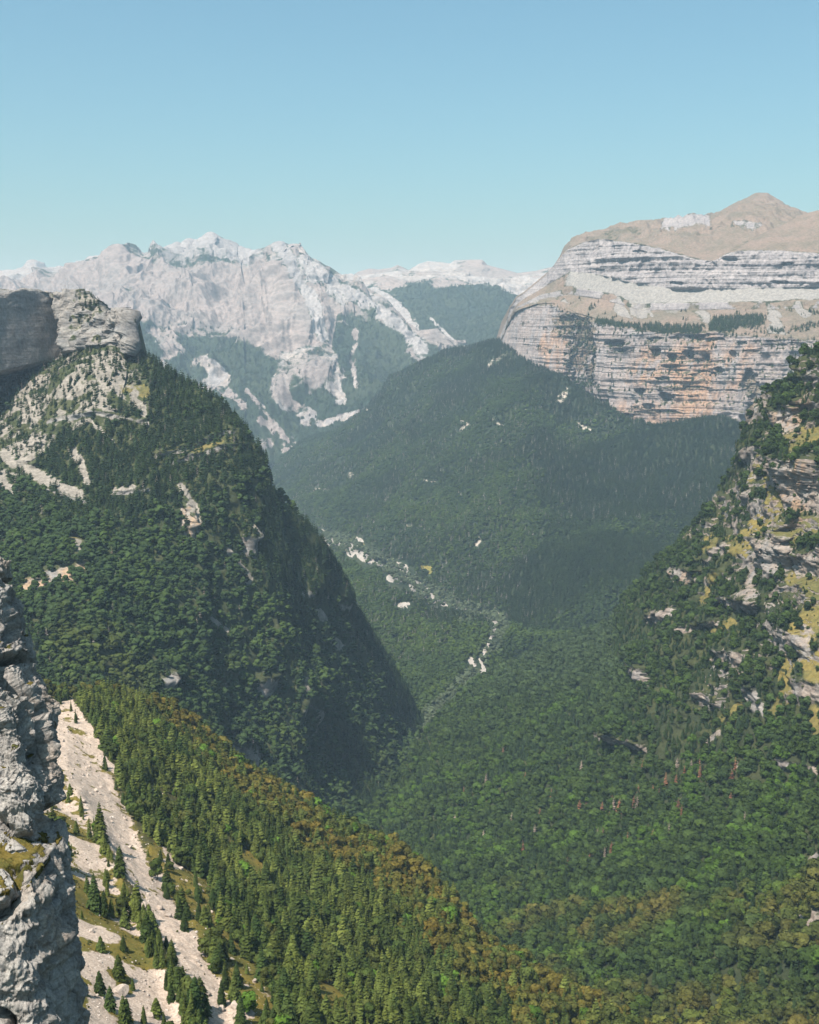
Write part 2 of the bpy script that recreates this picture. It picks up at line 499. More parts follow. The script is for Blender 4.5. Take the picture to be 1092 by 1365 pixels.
def far_peak():
    sk = row((-160, 396, 12000), (-40, 392, 12000), (0, 388, 12000), (40, 384, 12000), (70, 376, 11500), (90, 364, 11500), (105, 356, 11500), (122, 352, 11500), (135, 355, 11500), (150, 350, 11500), (170, 351, 11500), (188, 346, 11300), (205, 340, 11200), (222, 332, 11000), (236, 325, 11000), (243, 330, 11000), (250, 324, 11000), (262, 326, 11000), (272, 321, 11000), (281, 317, 10900),
             (290, 322, 10900), (303, 326, 10800), (318, 334, 10700), (332, 335, 10600), (348, 334, 10300), (358, 329, 10000), (372, 325, 9900), (384, 331, 9900), (392, 340, 9850), (402, 347, 9800), (415, 354, 9700), (430, 362, 9600), (448, 372, 9500), (470, 380, 9400), (490, 392, 9300), (510, 404, 9100), (530, 425, 9000), (550, 450, 8800), (566, 470, 8700), (600, 492, 8600), (700, 500, 8600))
    # the brown ridge in front of the pale crest
    m1 = row((-160, 420, 10500), (60, 402, 10400), (100, 390, 10200), (130, 378, 10000), (160, 370, 9900), (178, 372, 9900), (200, 380, 9900), (240, 388, 9900), (290, 384, 9900), (330, 378, 9800), (350, 362, 9750), (372, 352, 9650), (400, 376, 9450), (430, 396, 9300), (470, 410, 9150), (510, 430, 8950), (550, 465, 8650), (600, 500, 8500), (700, 510, 8500))
    m2 = row((-160, 470, 9200), (60, 440, 9200), (150, 425, 9100), (200, 432, 9000), (260, 440, 8950), (330, 440, 8850), (380, 420, 8800), (420, 435, 8750), (470, 450, 8700), (520, 460, 8600), (560, 480, 8450), (600, 508, 8400), (700, 520, 8400))
    m3 = row((-160, 540, 8200), (60, 500, 8200), (150, 480, 8150), (250, 495, 8050), (330, 500, 7950), (400, 485, 7950), (440, 505, 7850), (500, 510, 7900), (560, 505, 8000), (600, 520, 8000), (700, 530, 8000))
    m4 = row((-160, 600, 7300), (150, 560, 7300), (250, 570, 7200), (330, 590, 7000), (400, 575, 7000), (470, 560, 7100), (560, 545, 7300), (700, 545, 7400))
    m5 = row((-160, 660, 6600), (250, 640, 6600), (350, 645, 6500), (450, 612, 6500), (560, 570, 6900), (700, 565, 7100))
    n = Net(-160, 700, 900, [sk, m1, m2, m3, m4, m5], [110, 110, 110, 110, 70], su=1.0, sv=2.0, behind=((0, 1500, -900), (0, 250, -90)))
    amp = sstep(-0.2, 0.8, n.level)
    warp = np.stack([fbm(n.P, 900, 3, seed=21), fbm(n.P, 900, 3, seed=22), fbm(n.P, 900, 3, seed=23)], -1) * 260
    Q = n.P + warp
    # gullies and ribs running down the flanks
    d = 190 * (fbm(Q, 1000, 3, ridged=True, seed=3, stretch=(1.2, .6, .5)) - .1) + 75 * fbm(Q, 330, 4, ridged=True, seed=6, stretch=(1.3, .7, .45)) + 22 * fbm(n.P, 120, 5, ridged=True, seed=8, gain=.55)
    along = n.P @ np.array([.37, .15, -.93]); across = n.P @ np.array([.93, 0, .37])
    stv = np.stack([across / 85 + .9 * fbm(n.P, 700, 2, seed=25), along / 1500, n.P[..., 1] / 1500], -1)
    st = .6 * gnoise(stv) + .4 * gnoise(stv * np.array([2.7, 2, 2]) + 5)
    d = d + 26 * st * sstep(290, 360, n.X)
    n.P += n.N * (d * (0.15 + .85 * amp))[..., None] * 1.25
    n.update()
    z = fbm(n.P, 420, 5, seed=14)
    line = np.interp(n.X, [-160, 100, 180, 230, 300, 350, 400, 430, 450, 500, 560, 700], [430, 425, 438, 448, 450, 466, 500, 520, 418, 415, 460, 470])
    forest = sstep(-14, 14, n.Yp - line + 34 * z)
    bare = patch(n, [(200, 445), (235, 465), (215, 490)], 10) + patch(n, [(268, 482), (296, 505), (250, 520)], 11) + patch(n, [(290, 510), (325, 540)], 7) \
        + patch(n, [(385, 470), (376, 505), (382, 540), (415, 555)], 11) + patch(n, [(430, 480), (440, 510), (455, 530)], 7) + patch(n, [(400, 420), (430, 470), (442, 500)], 15) \
        + patch(n, [(425, 565), (460, 555), (492, 545)], 4) + patch(n, [(380, 600), (430, 592), (450, 575)], 4) + patch(n, [(475, 440), (470, 480), (474, 515)], 3.5) \
        + patch(n, [(500, 400), (530, 430), (560, 470)], 11) + patch(n, [(330, 520), (370, 570), (385, 590)], 4) + patch(n, [(350, 560), (362, 570)], 5)
    bare = np.clip(bare, 0, 1)
    forest *= 1 - bare * sstep(-.45, .1, fbm(n.P, 130, 4, seed=31, stretch=(1, 1, .5)) + .15)
    forest *= 1 - .75 * sstep(.28, .5, fbm(n.P, 200, 4, seed=33))
    crest = 1 - sstep(.55, 1.1, n.level)
    white = np.clip(crest * (1 - sstep(330, 375, n.X)) + patch(n, [(372, 326), (395, 365), (420, 410), (430, 450)], 9) + patch(n, [(405, 350), (450, 385), (510, 420), (560, 465)], 13), 0, 1) * (1 - forest)
    white *= .8 * sstep(-.5, .1, z + .35)
    brown = (1 - forest) * (1 - white) * sstep(-.35, .15, fbm(n.P, 600, 4, seed=16) + .3 * sstep(.8, 1.2, n.level) * (1 - sstep(2.2, 3, n.level)))
    n.forest = forest
    NETS['far_peak'] = n
    return n.build('mountain', MAT_FAR, [np.clip(1 - forest - brown - white, 0, 1), brown * .9, white], [zero(n) + .35, zero(n), np.clip(.35 + 1.7 * st * sstep(290, 350, n.X) - forest, 0, 1) * .85],
                   'pale grey twin peaked limestone mountain closing the valley far behind', 'mountain')
far_peak()

# ------------------------------------------------------------------ right massif: brown peaks behind, then the tiered cliffs
def brown_peak():
    sk = row((700, 480, 7400), (738, 420, 7200), (750, 372, 7000), (764, 336, 6600), (776, 322, 6400), (800, 312, 6200), (830, 303, 6200), (850, 299, 6200), (868, 298, 6200), (890, 296, 6300), (905, 295, 6400), (920, 291, 6500), (930, 290, 6500),
             (940, 293, 6500), (955, 286, 6500), (970, 278, 6500), (985, 269, 6500), (1000, 263, 6500), (1012, 258, 6500), (1022, 259, 6500), (1035, 267, 6450), (1050, 278, 6400), (1065, 288, 6400), (1090, 300, 6400), (1260, 330, 6400))
    m1 = row((700, 490, 6200), (738, 430, 6100), (752, 380, 6000), (766, 345, 5900), (800, 330, 5700), (850, 322, 5600), (900, 320, 5500), (950, 318, 5500), (1000, 305, 5500), (1040, 310, 5500), (1100, 320, 5500), (1260, 340, 5500))
    m2 = row((700, 480, 5200), (760, 400, 5020), (800, 372, 4960), (850, 372, 4850), (900, 376, 4750), (960, 382, 4660), (1100, 375, 4520), (1260, 370, 4440))
    n = Net(700, 1260, 520, [sk, m1, m2], [90, 80], su=1.0, sv=2.0, behind=((0, 1200, -700), (0, 200, -60)))
    amp = sstep(-.3, .6, n.level) * (1 - sstep(.9, 1.5, n.level))
    d = 55 * fbm(n.P, 500, 5, ridged=True, seed=41, stretch=(1.3, .6, .5)) + 24 * fbm(n.P, 110, 4, ridged=True, seed=42, stretch=(1.3, .5, .5))
    n.P += n.N * (d * amp)[..., None] * 1.1
    n.update()
    rk = np.clip(patch(n, [(890, 296), (915, 291), (940, 292)], 7) + patch(n, [(980, 298), (1010, 300)], 5) * .8 + .5 * sstep(.2, .5, fbm(n.P, 160, 4, seed=44)) * (1 - sstep(.8, 1.4, n.level)), 0, 1)
    green = sstep(.2, .45, fbm(n.P, 350, 4, seed=45) + .25 * patch(n, [(955, 310), (985, 325)], 14) + .3 * patch(n, [(790, 315), (840, 303)], 6))
    return n.build('mountain', MAT_MASSIF, [rk * .75, 1 - .9 * rk - .45 * green, zero(n)], [zero(n), zero(n)], 'rounded bare brown peak rising above the right hand cliffs', 'mountain')
brown_peak()

def golden_hill():
    sk = row((960, 350, 4700), (985, 333, 4900), (1000, 322, 5000), (1015, 314, 5050), (1030, 307, 5100), (1045, 300, 5150), (1060, 292, 5200), (1075, 286, 5200), (1092, 281, 5200), (1130, 276, 5200), (1260, 300, 5200))
    m1 = row((960, 385, 4590), (1000, 368, 4550), (1092, 368, 4460), (1260, 368, 4360))
    n = Net(960, 1260, 260, [sk, m1], [80], su=2.0, behind=((0, 900, -500), (0, 150, -30)))
    d = 22 * fbm(n.P, 260, 5, ridged=True, seed=51, stretch=(1.2, .6, .6))
    n.P += n.N * (d * sstep(-.2, .3, n.level) * (1 - sstep(.5, .8, n.level)))[..., None]
    n.update()
    return n.build('hill', MAT_MASSIF, [zero(n), zero(n) + .95, zero(n)], [zero(n), zero(n)], 'smooth golden brown hill top at the right edge above the cliffs', 'hill')
golden_hill()

def massif():
    xs = np.array([640, 660, 680, 690, 720, 745, 760, 800, 830, 900, 960, 1030, 1200.])
    yb = np.interp(np.arange(640, 1261, 10), xs, [5500, 5350, 5150, 5050, 4880, 4740, 4650, 4450, 4300, 4150, 4050, 3950, 3800])
    X = np.arange(640, 1261, 10)
    def mk(pts, off):
        p = np.array(pts, float)
        return np.stack([X, np.interp(X, p[:, 0], p[:, 1]), yb + off], -1)
    top = mk([(640, 470), (668, 452), (676, 420), (684, 402), (692, 394), (700, 390), (712, 380), (724, 370), (736, 360), (742, 352), (750, 340), (762, 329), (780, 322), (800, 318), (830, 321), (850, 324), (880, 330), (900, 336), (930, 345), (958, 348), (966, 338), (990, 333), (1040, 333), (1092, 337), (1260, 337)],
             np.interp(X, [640, 690, 730, 770, 860, 1260], [90, 150, 330, 440, 540, 540]))
    ub = mk([(640, 474), (668, 456), (684, 408), (700, 398), (724, 384), (736, 376), (760, 362), (800, 366), (830, 374), (850, 378), (900, 386), (960, 386), (1092, 382), (1260, 382)],
            np.interp(X, [640, 690, 730, 770, 860, 1260], [80, 130, 280, 375, 465, 465]))
    sb = mk([(640, 478), (668, 458), (684, 412), (700, 404), (724, 392), (740, 390), (760, 384), (800, 390), (830, 398), (850, 405), (900, 405), (960, 404), (1092, 402), (1260, 402)],
            np.interp(X, [640, 690, 730, 770, 860, 1260], [70, 110, 230, 305, 385, 385]))
    cb = mk([(640, 482), (668, 460), (684, 416), (700, 408), (724, 398), (740, 396), (760, 392), (800, 398), (830, 406), (850, 413), (900, 413), (960, 412), (1092, 411), (1260, 411)],
            np.interp(X, [640, 690, 730, 770, 860, 1260], [65, 105, 222, 295, 370, 372]))
    lt = mk([(640, 486), (668, 461), (684, 420), (700, 412), (724, 405), (745, 405), (770, 420), (800, 428), (820, 431), (860, 440), (900, 443), (960, 440), (1000, 446), (1092, 452), (1260, 455)],
            np.interp(X, [640, 690, 740, 800, 1260], [60, 100, 150, 130, 120]))
    lm = mk([(640, 490), (668, 462), (684, 450), (720, 450), (760, 470), (800, 492), (850, 500), (900, 510), (960, 505), (1030, 510), (1260, 520)],
            np.interp(X, [640, 690, 1260], [30, 50, 70]))
    lb = mk([(640, 500), (668, 465), (690, 475), (720, 494), (760, 530), (800, 552), (830, 566), (900, 578), (930, 574), (960, 568), (1000, 575), (1030, 588), (1100, 594), (1260, 600)], 0 * X)
    ft = mk([(640, 540), (690, 510), (760, 560), (830, 592), (900, 604), (1030, 614), (1260, 630)], 0 * X - 120)
    n = Net(640, 1260, 1040, [top, ub, sb, cb, lt, lm, lb, ft], [110, 42, 20, 70, 130, 150, 30], su=1.2, behind=((0, 500, -60), (0, 60, 4)), bsegs=(10, 10))
    P0 = n.P.copy(); L = n.level; X, Yp = n.X.copy(), n.Yp.copy()
    up = (1 - sstep(.9, 1.1, L)) * sstep(-.05, .08, L)
    sm = sstep(1.9, 2.0, L) * (1 - sstep(2.95, 3.1, L)) * sstep(-.35, .15, fbm(P0, 130, 4, seed=54))
    lo = sstep(3.95, 4.05, L) * (1 - sstep(6.0, 6.15, L))
    ta = sstep(3.0, 3.1, L) * (1 - sstep(3.85, 4.0, L))
    z = P0[..., 2] + 14 * fbm(P0, 420, 3, seed=61)
    zz = np.stack([P0[..., 0] * .0009, P0[..., 1] * .0009, z], -1)
    led = gnoise(zz * np.array([1, 1, 1 / 46.])) * 14 + gnoise(zz * np.array([3, 3, 1 / 19.]) + 7) * 5 + gnoise(zz * np.array([12, 12, 1 / 8.]) + 3) * 2.2
    but = 70 * fbm(P0 * np.array([1, 1, .12]), 420, 3, seed=62, ridged=True) + 26 * fbm(P0 * np.array([1, 1, .25]), 110, 3, seed=63, ridged=True) + 9 * fbm(P0 * np.array([1, 1, .45]), 34, 3, seed=64)
    d = (led * (.35 + .65 * sstep(-.1, .4, fbm(P0, 260, 3, seed=69))) + but * .6) * (up * 1.0 + lo * 1.0) + sm * (led * .3 + 12)
    # caves and overhangs in the lower wall
    cavew = fbm(P0, 38, 5, seed=55, gain=.65); cavew2 = fbm(P0, 38, 5, seed=56, gain=.65)
    slot = fbm(P0 * np.array([1, 1, 6.5]), 170, 5, seed=57, gain=.55)
    d -= 12 * sstep(.26, .32, slot + .14 * fbm(P0, 300, 2, seed=58) - .05 * up) * (lo + up)
    bz = gnoise(np.stack([P0[..., 0] / 900, P0[..., 1] / 900, z / 21], -1)) * 5
    bz2 = gnoise(np.stack([P0[..., 0] / 500, P0[..., 1] / 500, z / 9.], -1) + 40) * 4
    stepf = lambda q: np.floor(q) + sstep(.70, 1.0, q % 1)
    d = (up + lo) * (2.3 * stepf(bz) * (.4 + .8 * sstep(-.3, .3, fbm(P0, 240, 3, seed=50))) + 1.3 * stepf(bz2)) + d * .8
    d += (lo + up) * (26 * fbm(P0 * np.array([1, 1, .12]), 60, 3, seed=59, ridged=True) + 3.0 * fbm(P0 * np.array([1, 1, .6]), 15, 4, seed=60, gain=.6)) - 22 * up - 6 * lo
    for cx, cy, w, h, a in [(829, 457, 15, 5, 30), (835, 466, 9, 4, 20), (878, 468, 9, 6, 28), (902, 475, 9, 5, 26), (927, 471, 11, 8, 34), (946, 476, 6, 7, 26), (897, 488, 12, 2.5, 14), (858, 521, 9, 7, 34), (895, 527, 11, 7, 36),
                            (872, 540, 14, 4, 18), (890, 503, 9, 3, 16), (843, 553, 11, 3, 16), (964, 492, 6, 4, 18), (955, 500, 5, 9, 16), (1012, 575, 9, 3, 16), (880, 450, 10, 2, 12), (930, 448, 14, 2.5, 14), (950, 350, 8, 3, 14), (855, 336, 12, 4, 12),
                            (975, 345, 10, 3, 14), (1050, 352, 10, 3, 14), (995, 557, 7, 5, 16), (800, 360, 9, 2, 10), (905, 377, 12, 2.5, 14), (1040, 376, 14, 2.5, 14), (868, 452, 6, 3, 12), (980, 470, 5, 6, 14), (1060, 470, 8, 3, 14), (1035, 540, 5, 10, 16)]:
        e = ((X - cx + cavew * w * .9) / w) ** 2 + (np.where(Yp < cy, 1.5, .8) * (Yp - cy + cavew2 * h) / h) ** 2 + .9 * cavew
        d = d - a * (1 - sstep(.55, .95, e)) * (lo + up)
        d = d + a * .3 * np.exp(-((X - cx) / w) ** 2 - ((Yp - cy + h * 1.25) / (h * .5)) ** 2) * (lo + up)
    d *= .22 + .78 * sstep(690, 800, X) * np.where(up > 0, sstep(720, 820, X) * .6 + .4, 1)
    d += ta * (22 * fbm(P0, 120, 4, seed=66, ridged=True, stretch=(1, .4, .4)))
    n.P = P0 + n.H * d[..., None]
    # steep jutting step at the right of the first tower, and the green gully beside it
    n.update()
    gully = np.clip(patch(n, [(765, 430), (772, 470), (775, 505)], 17) * lo, 0, 1)
    n.P -= n.H * (30 * gully)[..., None]
    g2 = np.clip(patch(n, [(1000, 505), (1005, 530), (1010, 545)], 10) * lo, 0, 1)
    n.P -= n.H * (22 * g2)[..., None]
    n.update()
    nz = fbm(n.P, 90, 4, seed=67)
    steep = 1 - sstep(.45, .75, n.N[..., 2])
    rock = np.clip(np.maximum(up * (.8 + .2 * steep), lo * (0.45 + .55 * steep)) + sm * .9, 0, 1)
    rock *= 1 - .75 * gully * sstep(-.3, .2, nz) - .7 * g2
    rock *= 1 - .7 * patch(n, [(740, 420), (790, 440), (800, 470)], 14) * sstep(-.2, .2, nz)
    Lw = L + .30 * fbm(n.P * np.array([1, 1, .5]), 120, 4, seed=53) * (L < 2.4)
    scr = sstep(.8, .95, Lw) * (1 - sstep(1.75, 2.1, Lw)) * sstep(725, 775, X + 40 * nz) * sstep(-.75, -.2, fbm(n.P, 200, 4, seed=52, stretch=(1, .35, .35)) + .15 * (L - 1))
    scr = np.maximum(scr, .85 * sm * 0 + (L > 1.9) * (L < 3.6) * sstep(.12, .3, fbm(n.P, 95, 3, seed=51, stretch=(1, .2, .2))) * .9)
    scr = np.maximum(scr, patch(n, [(855, 378), (852, 405)], 15) * .9)
    scr = np.maximum(scr, ta * sstep(.2, .42, fbm(n.P, 170, 3, seed=68, stretch=(1, .3, .3)) + .25 * patch(n, [(1030, 410), (1035, 440)], 8) + .3 * patch(n, [(900, 415), (935, 430)], 20)) * .8)
    scr = np.maximum(scr, patch(n, [(905, 580), (930, 572), (938, 566)], 9) * .8)
    gras = np.clip(1 - rock - scr, 0, 1)
    warm = np.clip(lo * (.2 + .9 * patch(n, [(935, 480), (950, 520), (945, 555)], 34) + .7 * patch(n, [(740, 450), (742, 490)], 12) + .8 * patch(n, [(860, 480), (850, 500)], 18) + .6 * patch(n, [(990, 470), (985, 500)], 16) + .5 * patch(n, [(840, 550), (900, 560)], 18) + .4 * patch(n, [(1030, 560), (1000, 575)], 14)), 0, 1)
    n.lo, n.ta, n.up, n.gully = lo, ta, up, gully
    NETS['massif'] = n
    return n.build('cliff', MAT_MASSIF, [rock, gras * .9, scr], [warm, sstep(.9, 1.0, L) * (1 - sstep(1.9, 2.1, L))], 'great tiered limestone cliffs with orange stains, ledges and caves on the right', 'cliff')
massif()

# ------------------------------------------------------------------ right valley side and valley floor
def lerp_row(a, b, f, sag=0.0, n=80):
    x0, x1 = a[0, 0], a[-1, 0]
    X = np.linspace(x0, x1, n)
    A = at(X, np.interp(X, a[:, 0], a[:, 1]), np.interp(X, a[:, 0], a[:, 2]))
    B = at(X, np.interp(X, b[:, 0], b[:, 1]), np.interp(X, b[:, 0], b[:, 2]))
    Pm = A * (1 - f) + B * f
    Pm[:, 2] -= sag
    x, y, _ = project(Pm)
    return np.stack([X, np.interp(X, x, y), np.interp(X, x, Pm[:, 1])], -1)

def valley():
    top = row((240, 690, 7200), (300, 650, 7000), (350, 626, 6800), (380, 612, 6650), (400, 602, 6550), (440, 578, 6400), (470, 560, 6300), (490, 547, 6250), (520, 520, 6150), (560, 492, 6000), (600, 470, 5850), (640, 460, 5600), (665, 453, 5450), (690, 468, 5150), (720, 488, 4930), (760, 520, 4640), (800, 545, 4440),
              (830, 564, 4290), (860, 572, 4220), (900, 574, 4140), (930, 566, 4090), (960, 562, 4040), (1000, 572, 3990), (1030, 586, 3940), (1100, 592, 3860), (1260, 602, 3750))
    riv = row((240, 720, 6600), (300, 684, 6400), (360, 668, 6000), (400, 692, 5000), (430, 715, 4300), (480, 736, 3900), (540, 765, 3500), (570, 793, 3260), (620, 812, 3080), (660, 825, 2960), (700, 842, 2820), (800, 870, 2600), (900, 880, 2500), (1260, 900, 2400))
    near = row((240, 760, 5600), (300, 720, 5400), (360, 700, 4900), (400, 745, 3900), (440, 790, 3000), (480, 835, 2650), (520, 900, 2350), (560, 985, 1960), (600, 990, 1940), (660, 950, 2150), (720, 930, 2300), (800, 930, 2300), (1260, 960, 2200))
    low = row((240, 900, 4000), (360, 900, 3800), (440, 1040, 2150), (500, 1105, 1760), (560, 1062, 1780), (660, 1030, 1900), (1260, 1100, 1900))
    a = lerp_row(top, riv, .18, 25)
    b = lerp_row(top, riv, .45, 50)
    c = lerp_row(top, riv, .75, 45)
    n = Net(240, 1260, 760, [top, a, b, c, riv, near, low], [70, 90, 100, 90, 110, 30], su=2.0, sv=5.0, behind=((0, 700, -300), (0, 80, -10)))
    L = n.level
    amp = sstep(-.1, .5, L) * (1 - .75 * np.exp(-((L - 4) / .35) ** 2)) * (1 - .85 * sstep(4.2, 4.9, L))
    d = 95 * fbm(n.P, 800, 3, seed=71, ridged=True, stretch=(1.3, .7, .5)) + 26 * fbm(n.P, 260, 3, seed=70, ridged=True, stretch=(1.4, .6, .4)) + 18 * fbm(n.P, 200, 4, seed=72) + 6 * fbm(n.P, 50, 3, seed=75)
    n.P += n.N * (d * amp)[..., None]
    n.update()
    z = fbm(n.P, 120, 4, seed=73)
    river = np.zeros_like(z); rclear = np.zeros_like(z)
    for pts, w in [([(431, 711), (440, 722)], 3.5), ([(468, 728), (478, 722), (470, 735)], 4), ([(480, 738), (490, 747)], 3.2), ([(520, 750), (540, 757)], 3), ([(522, 770), (538, 762), (532, 772)], 4), ([(552, 780), (565, 787), (572, 797)], 4.2), ([(661, 820), (665, 824)], 3), ([(660, 828), (662, 832)], 2.2),
                   ([(628, 880), (632, 886)], 2.6), ([(645, 896), (650, 900)], 2.6), ([(533, 806), (545, 805)], 1.8), ([(505, 996), (510, 998)], 2), ([(528, 1036), (532, 1044)], 2.6), ([(447, 724), (462, 727)], 1.6), ([(542, 770), (556, 783)], 1.2), ([(585, 800), (592, 806)], 2), ([(434, 713), (470, 732), (505, 752), (535, 766), (560, 784), (600, 808), (640, 818), (663, 828), (655, 850), (640, 880), (650, 898)], 1.1)]:
        river = np.maximum(river, patch(n, pts, w * 1.6, .3, .6)); rclear = np.maximum(rclear, patch(n, [(a, b + 3) for a, b in pts], w * 2.3 + 3, .3, .4))
    river *= sstep(-.75, -.25, fbm(n.P, 35, 3, seed=77) + .1)
    field = np.maximum(patch(n, [(562, 757), (575, 759)], 4), patch(n, [(470, 723), (478, 727)], 5) * .8)
    scr = np.zeros_like(z)
    for pts, w in [([(615, 560), (621, 566), (617, 574)], 4.5), ([(650, 487), (668, 476), (686, 464)], 3.5), ([(625, 676), (633, 684), (628, 692)], 5), ([(890, 615), (905, 620), (920, 627)], 4), ([(458, 632), (470, 634)], 6), ([(418, 652), (436, 653)], 4), ([(500, 636), (520, 638)], 4), ([(660, 560), (672, 566)], 5), ([(640, 715), (636, 725)], 6), ([(470, 545), (492, 546)], 3),
                   ([(540, 700), (548, 702)], 2), ([(565, 640), (580, 642)], 2), ([(700, 545), (716, 560)], 5), ([(740, 540), (755, 520)], 6), ([(760, 560), (790, 575)], 4), ([(610, 655), (620, 662)], 3)]:
        scr = np.maximum(scr, patch(n, pts, w * .85, .6))
    scr *= sstep(-.25, .25, z + .1 + .4 * fbm(n.P, 25, 3, seed=76)) * .8
    talus = (1 - sstep(0, .22, L + .25 * z)) * sstep(690, 740, n.X) * .9
    light = np.clip(patch(n, [(440, 718), (500, 742), (560, 785), (620, 812), (665, 830), (655, 860), (640, 890), (600, 930), (560, 970), (530, 1040)], 10), 0, 1)
    n.forest = np.clip(1 - 1.2 * rclear - field - scr - .8 * talus, 0, 1) * (1 - .55 * light)
    n.light = light
    NETS['valley'] = n
    return n.build('valley', MAT_SLOPE, [scr * .35, np.clip(field + .28 * light * (1 - river) + .5 * talus, 0, 1), np.clip(river + scr * .7, 0, 1)], [zero(n) + .5, river],
                   'deep forested valley and right hand slope with a pale stony riverbed', 'valley')
valley()

# ------------------------------------------------------------------ left mountain
def left_mountain():
    top = row((-160, 384, 2180), (-40, 388, 2180), (0, 391, 2160), (20, 391, 2155), (34, 391, 2150), (50, 389, 2140), (58, 388, 2140), (64, 392, 2130), (68, 400, 2130), (76, 398, 2130), (84, 393, 2130), (96, 391, 2120), (104, 389, 2120), (110, 392, 2115), (118, 396, 2110), (122, 405, 2100), (130, 408, 2090), (140, 415, 2080), (147, 420, 2070), (153, 416, 2060), (164, 415, 2050), (177, 419, 2030), (180, 436, 2020), (183, 466, 1990), (200, 478, 1980), (240, 505, 1940), (275, 522, 1910), (300, 540, 1880), (310, 560, 1865), (318, 585, 1850),
              (335, 612, 1845), (350, 640, 1840), (375, 665, 1835), (400, 690, 1830), (420, 708, 1825), (440, 735, 1850), (455, 765, 1880), (465, 795, 1910), (490, 832, 1960), (520, 880, 2010), (545, 925, 2050), (560, 955, 2075), (600, 975, 2100))
    cb = row((-160, 520, 2175), (0, 500, 2158), (40, 496, 2142), (85, 478, 2118), (100, 470, 2050), (130, 462, 2010), (150, 460, 2000), (168, 468, 2005), (180, 472, 1995), (200, 486, 1965), (240, 515, 1925), (300, 553, 1860), (318, 600, 1830), (350, 655, 1815), (400, 705, 1805), (440, 750, 1835), (465, 808, 1890), (490, 842, 1945), (520, 888, 1995), (545, 931, 2035), (560, 959, 2060), (600, 978, 2090))
    m1 = row((-160, 640, 1820), (0, 610, 1820), (100, 600, 1800), (200, 600, 1760), (300, 625, 1750), (350, 690, 1765), (400, 745, 1795), (440, 800, 1840), (490, 872, 1905), (520, 912, 1950), (545, 948, 2000), (560, 968, 2030), (600, 982, 2070))
    m2 = row((-160, 740, 1580), (0, 720, 1580), (100, 715, 1570), (200, 740, 1585), (300, 790, 1630), (350, 825, 1668), (400, 860, 1715), (450, 915, 1780), (500, 960, 1860), (530, 982, 1930), (560, 988, 1990), (600, 990, 2040))
    m3 = row((-160, 830, 1350), (0, 820, 1360), (100, 830, 1380), (200, 870, 1440), (300, 930, 1530), (400, 990, 1645), (460, 1028, 1715), (500, 1038, 1760), (530, 1046, 1795), (560, 1004, 1945), (600, 998, 2010))
    m4 = row((-160, 960, 1150), (0, 960, 1180), (100, 980, 1200), (230, 1020, 1330), (330, 1090, 1430), (440, 1140, 1530), (500, 1110, 1640), (530, 1066, 1735), (560, 1014, 1920), (600, 1006, 1990))
    n = Net(-160, 600, 700, [top, cb, m1, m2, m3, m4], [130, 170, 170, 140, 110], su=1.2, behind=((0, 500, -500), (0, 50, -12)))
    L = n.level
    cl = sstep(-.1, .05, L) * (1 - sstep(.95, 1.05, L)) * (1 - sstep(178, 190, n.X))
    sl = sstep(.9, 1.3, L)
    # the big shaded wall at the left turns away from the sun: a buttress edge at px 88 and the tower at px 180
    P0 = n.P.copy(); X, Yp = n.X.copy(), n.Yp.copy()
    k = np.interp(X, [-160, 10, 74, 96, 108, 135, 150, 166, 178, 190], [-60, -10, 55, 40, 18, 0, 10, 26, 6, 0])
    # outward (towards the viewer) offsets of the wall: rises to the right so that its face looks right, away from the sun
    Xs = X - (Yp - 440) * .20
    wall = np.interp(Xs, [-160, 0, 8, 80, 93, 112, 130, 152, 176, 186], [270, 270, 255, -42, 30, 8, 0, 4, 34, 0])
    n.P[..., 1] -= wall * cl
    z = P0[..., 2]
    zz = np.stack([P0[..., 0] * .002, P0[..., 1] * .002, z + 5 * fbm(P0, 150, 2, seed=80)], -1)
    led = gnoise(zz * np.array([1, 1, 1 / 26.])) * 5 + gnoise(zz * np.array([2, 2, 1 / 9.]) + 7) * 3
    d = np.where(L < 1.1, 1, 0) * sstep(-1.0, -.3, L) * (7 * fbm(P0 * np.array([1, 1, .6]), 30, 4, seed=79, gain=.6)) * (X < 190) + cl * (led * .3 + (22 * fbm(P0 * np.array([1, 1, .5]), 60, 4, seed=81, ridged=True) + 9 * fbm(P0, 16, 4, seed=78, gain=.6)) * sstep(78, 94, Xs) + 13 * fbm(P0 * np.array([1, 1, .2]), 30, 5, seed=74, ridged=True, gain=.6) * sstep(94, 80, Xs) + 4 * fbm(P0 * np.array([1, 1, .4]), 25, 4, seed=82, ridged=True))
    blk = gnoise(P0 / np.array([20., 20., 26.]) + .5 * fbm(P0, 40, 2, seed=47)[..., None])
    d += cl * sstep(78, 94, Xs) * 9 * (np.floor(blk * 5) / 5) + cl * 2 * sstep(94, 80, Xs) * np.floor(5 * gnoise(P0 / np.array([30., 30., 16.]))) / 5
    # ribs and gullies down the slope, broken ground
    Q = P0 + 60 * np.stack([fbm(P0, 250, 3, seed=83), fbm(P0, 250, 3, seed=84), 0 * z], -1)
    am = sl * (1 - .92 * sstep(330, 450, X))
    d += am * (46 * (fbm(Q, 260, 2, seed=85, ridged=True, stretch=(1.2, .8, .35)) - .2) + 15 * fbm(Q, 75, 3, seed=86, ridged=True, stretch=(1.1, 1.1, .6)) + 3.0 * fbm(P0, 18, 3, seed=87))
    n.P += n.H * d[..., None]
    n.P[..., 2] += (9 * fbm(P0, 26, 4, seed=46, gain=.6, ridged=True) + 5 * np.floor(4 * gnoise(P0 / 17.)) / 4) * sstep(-.9, -.3, L) * sstep(.35, .0, L) * sstep(188, 176, X)
    n.update()
    face = np.zeros_like(z)
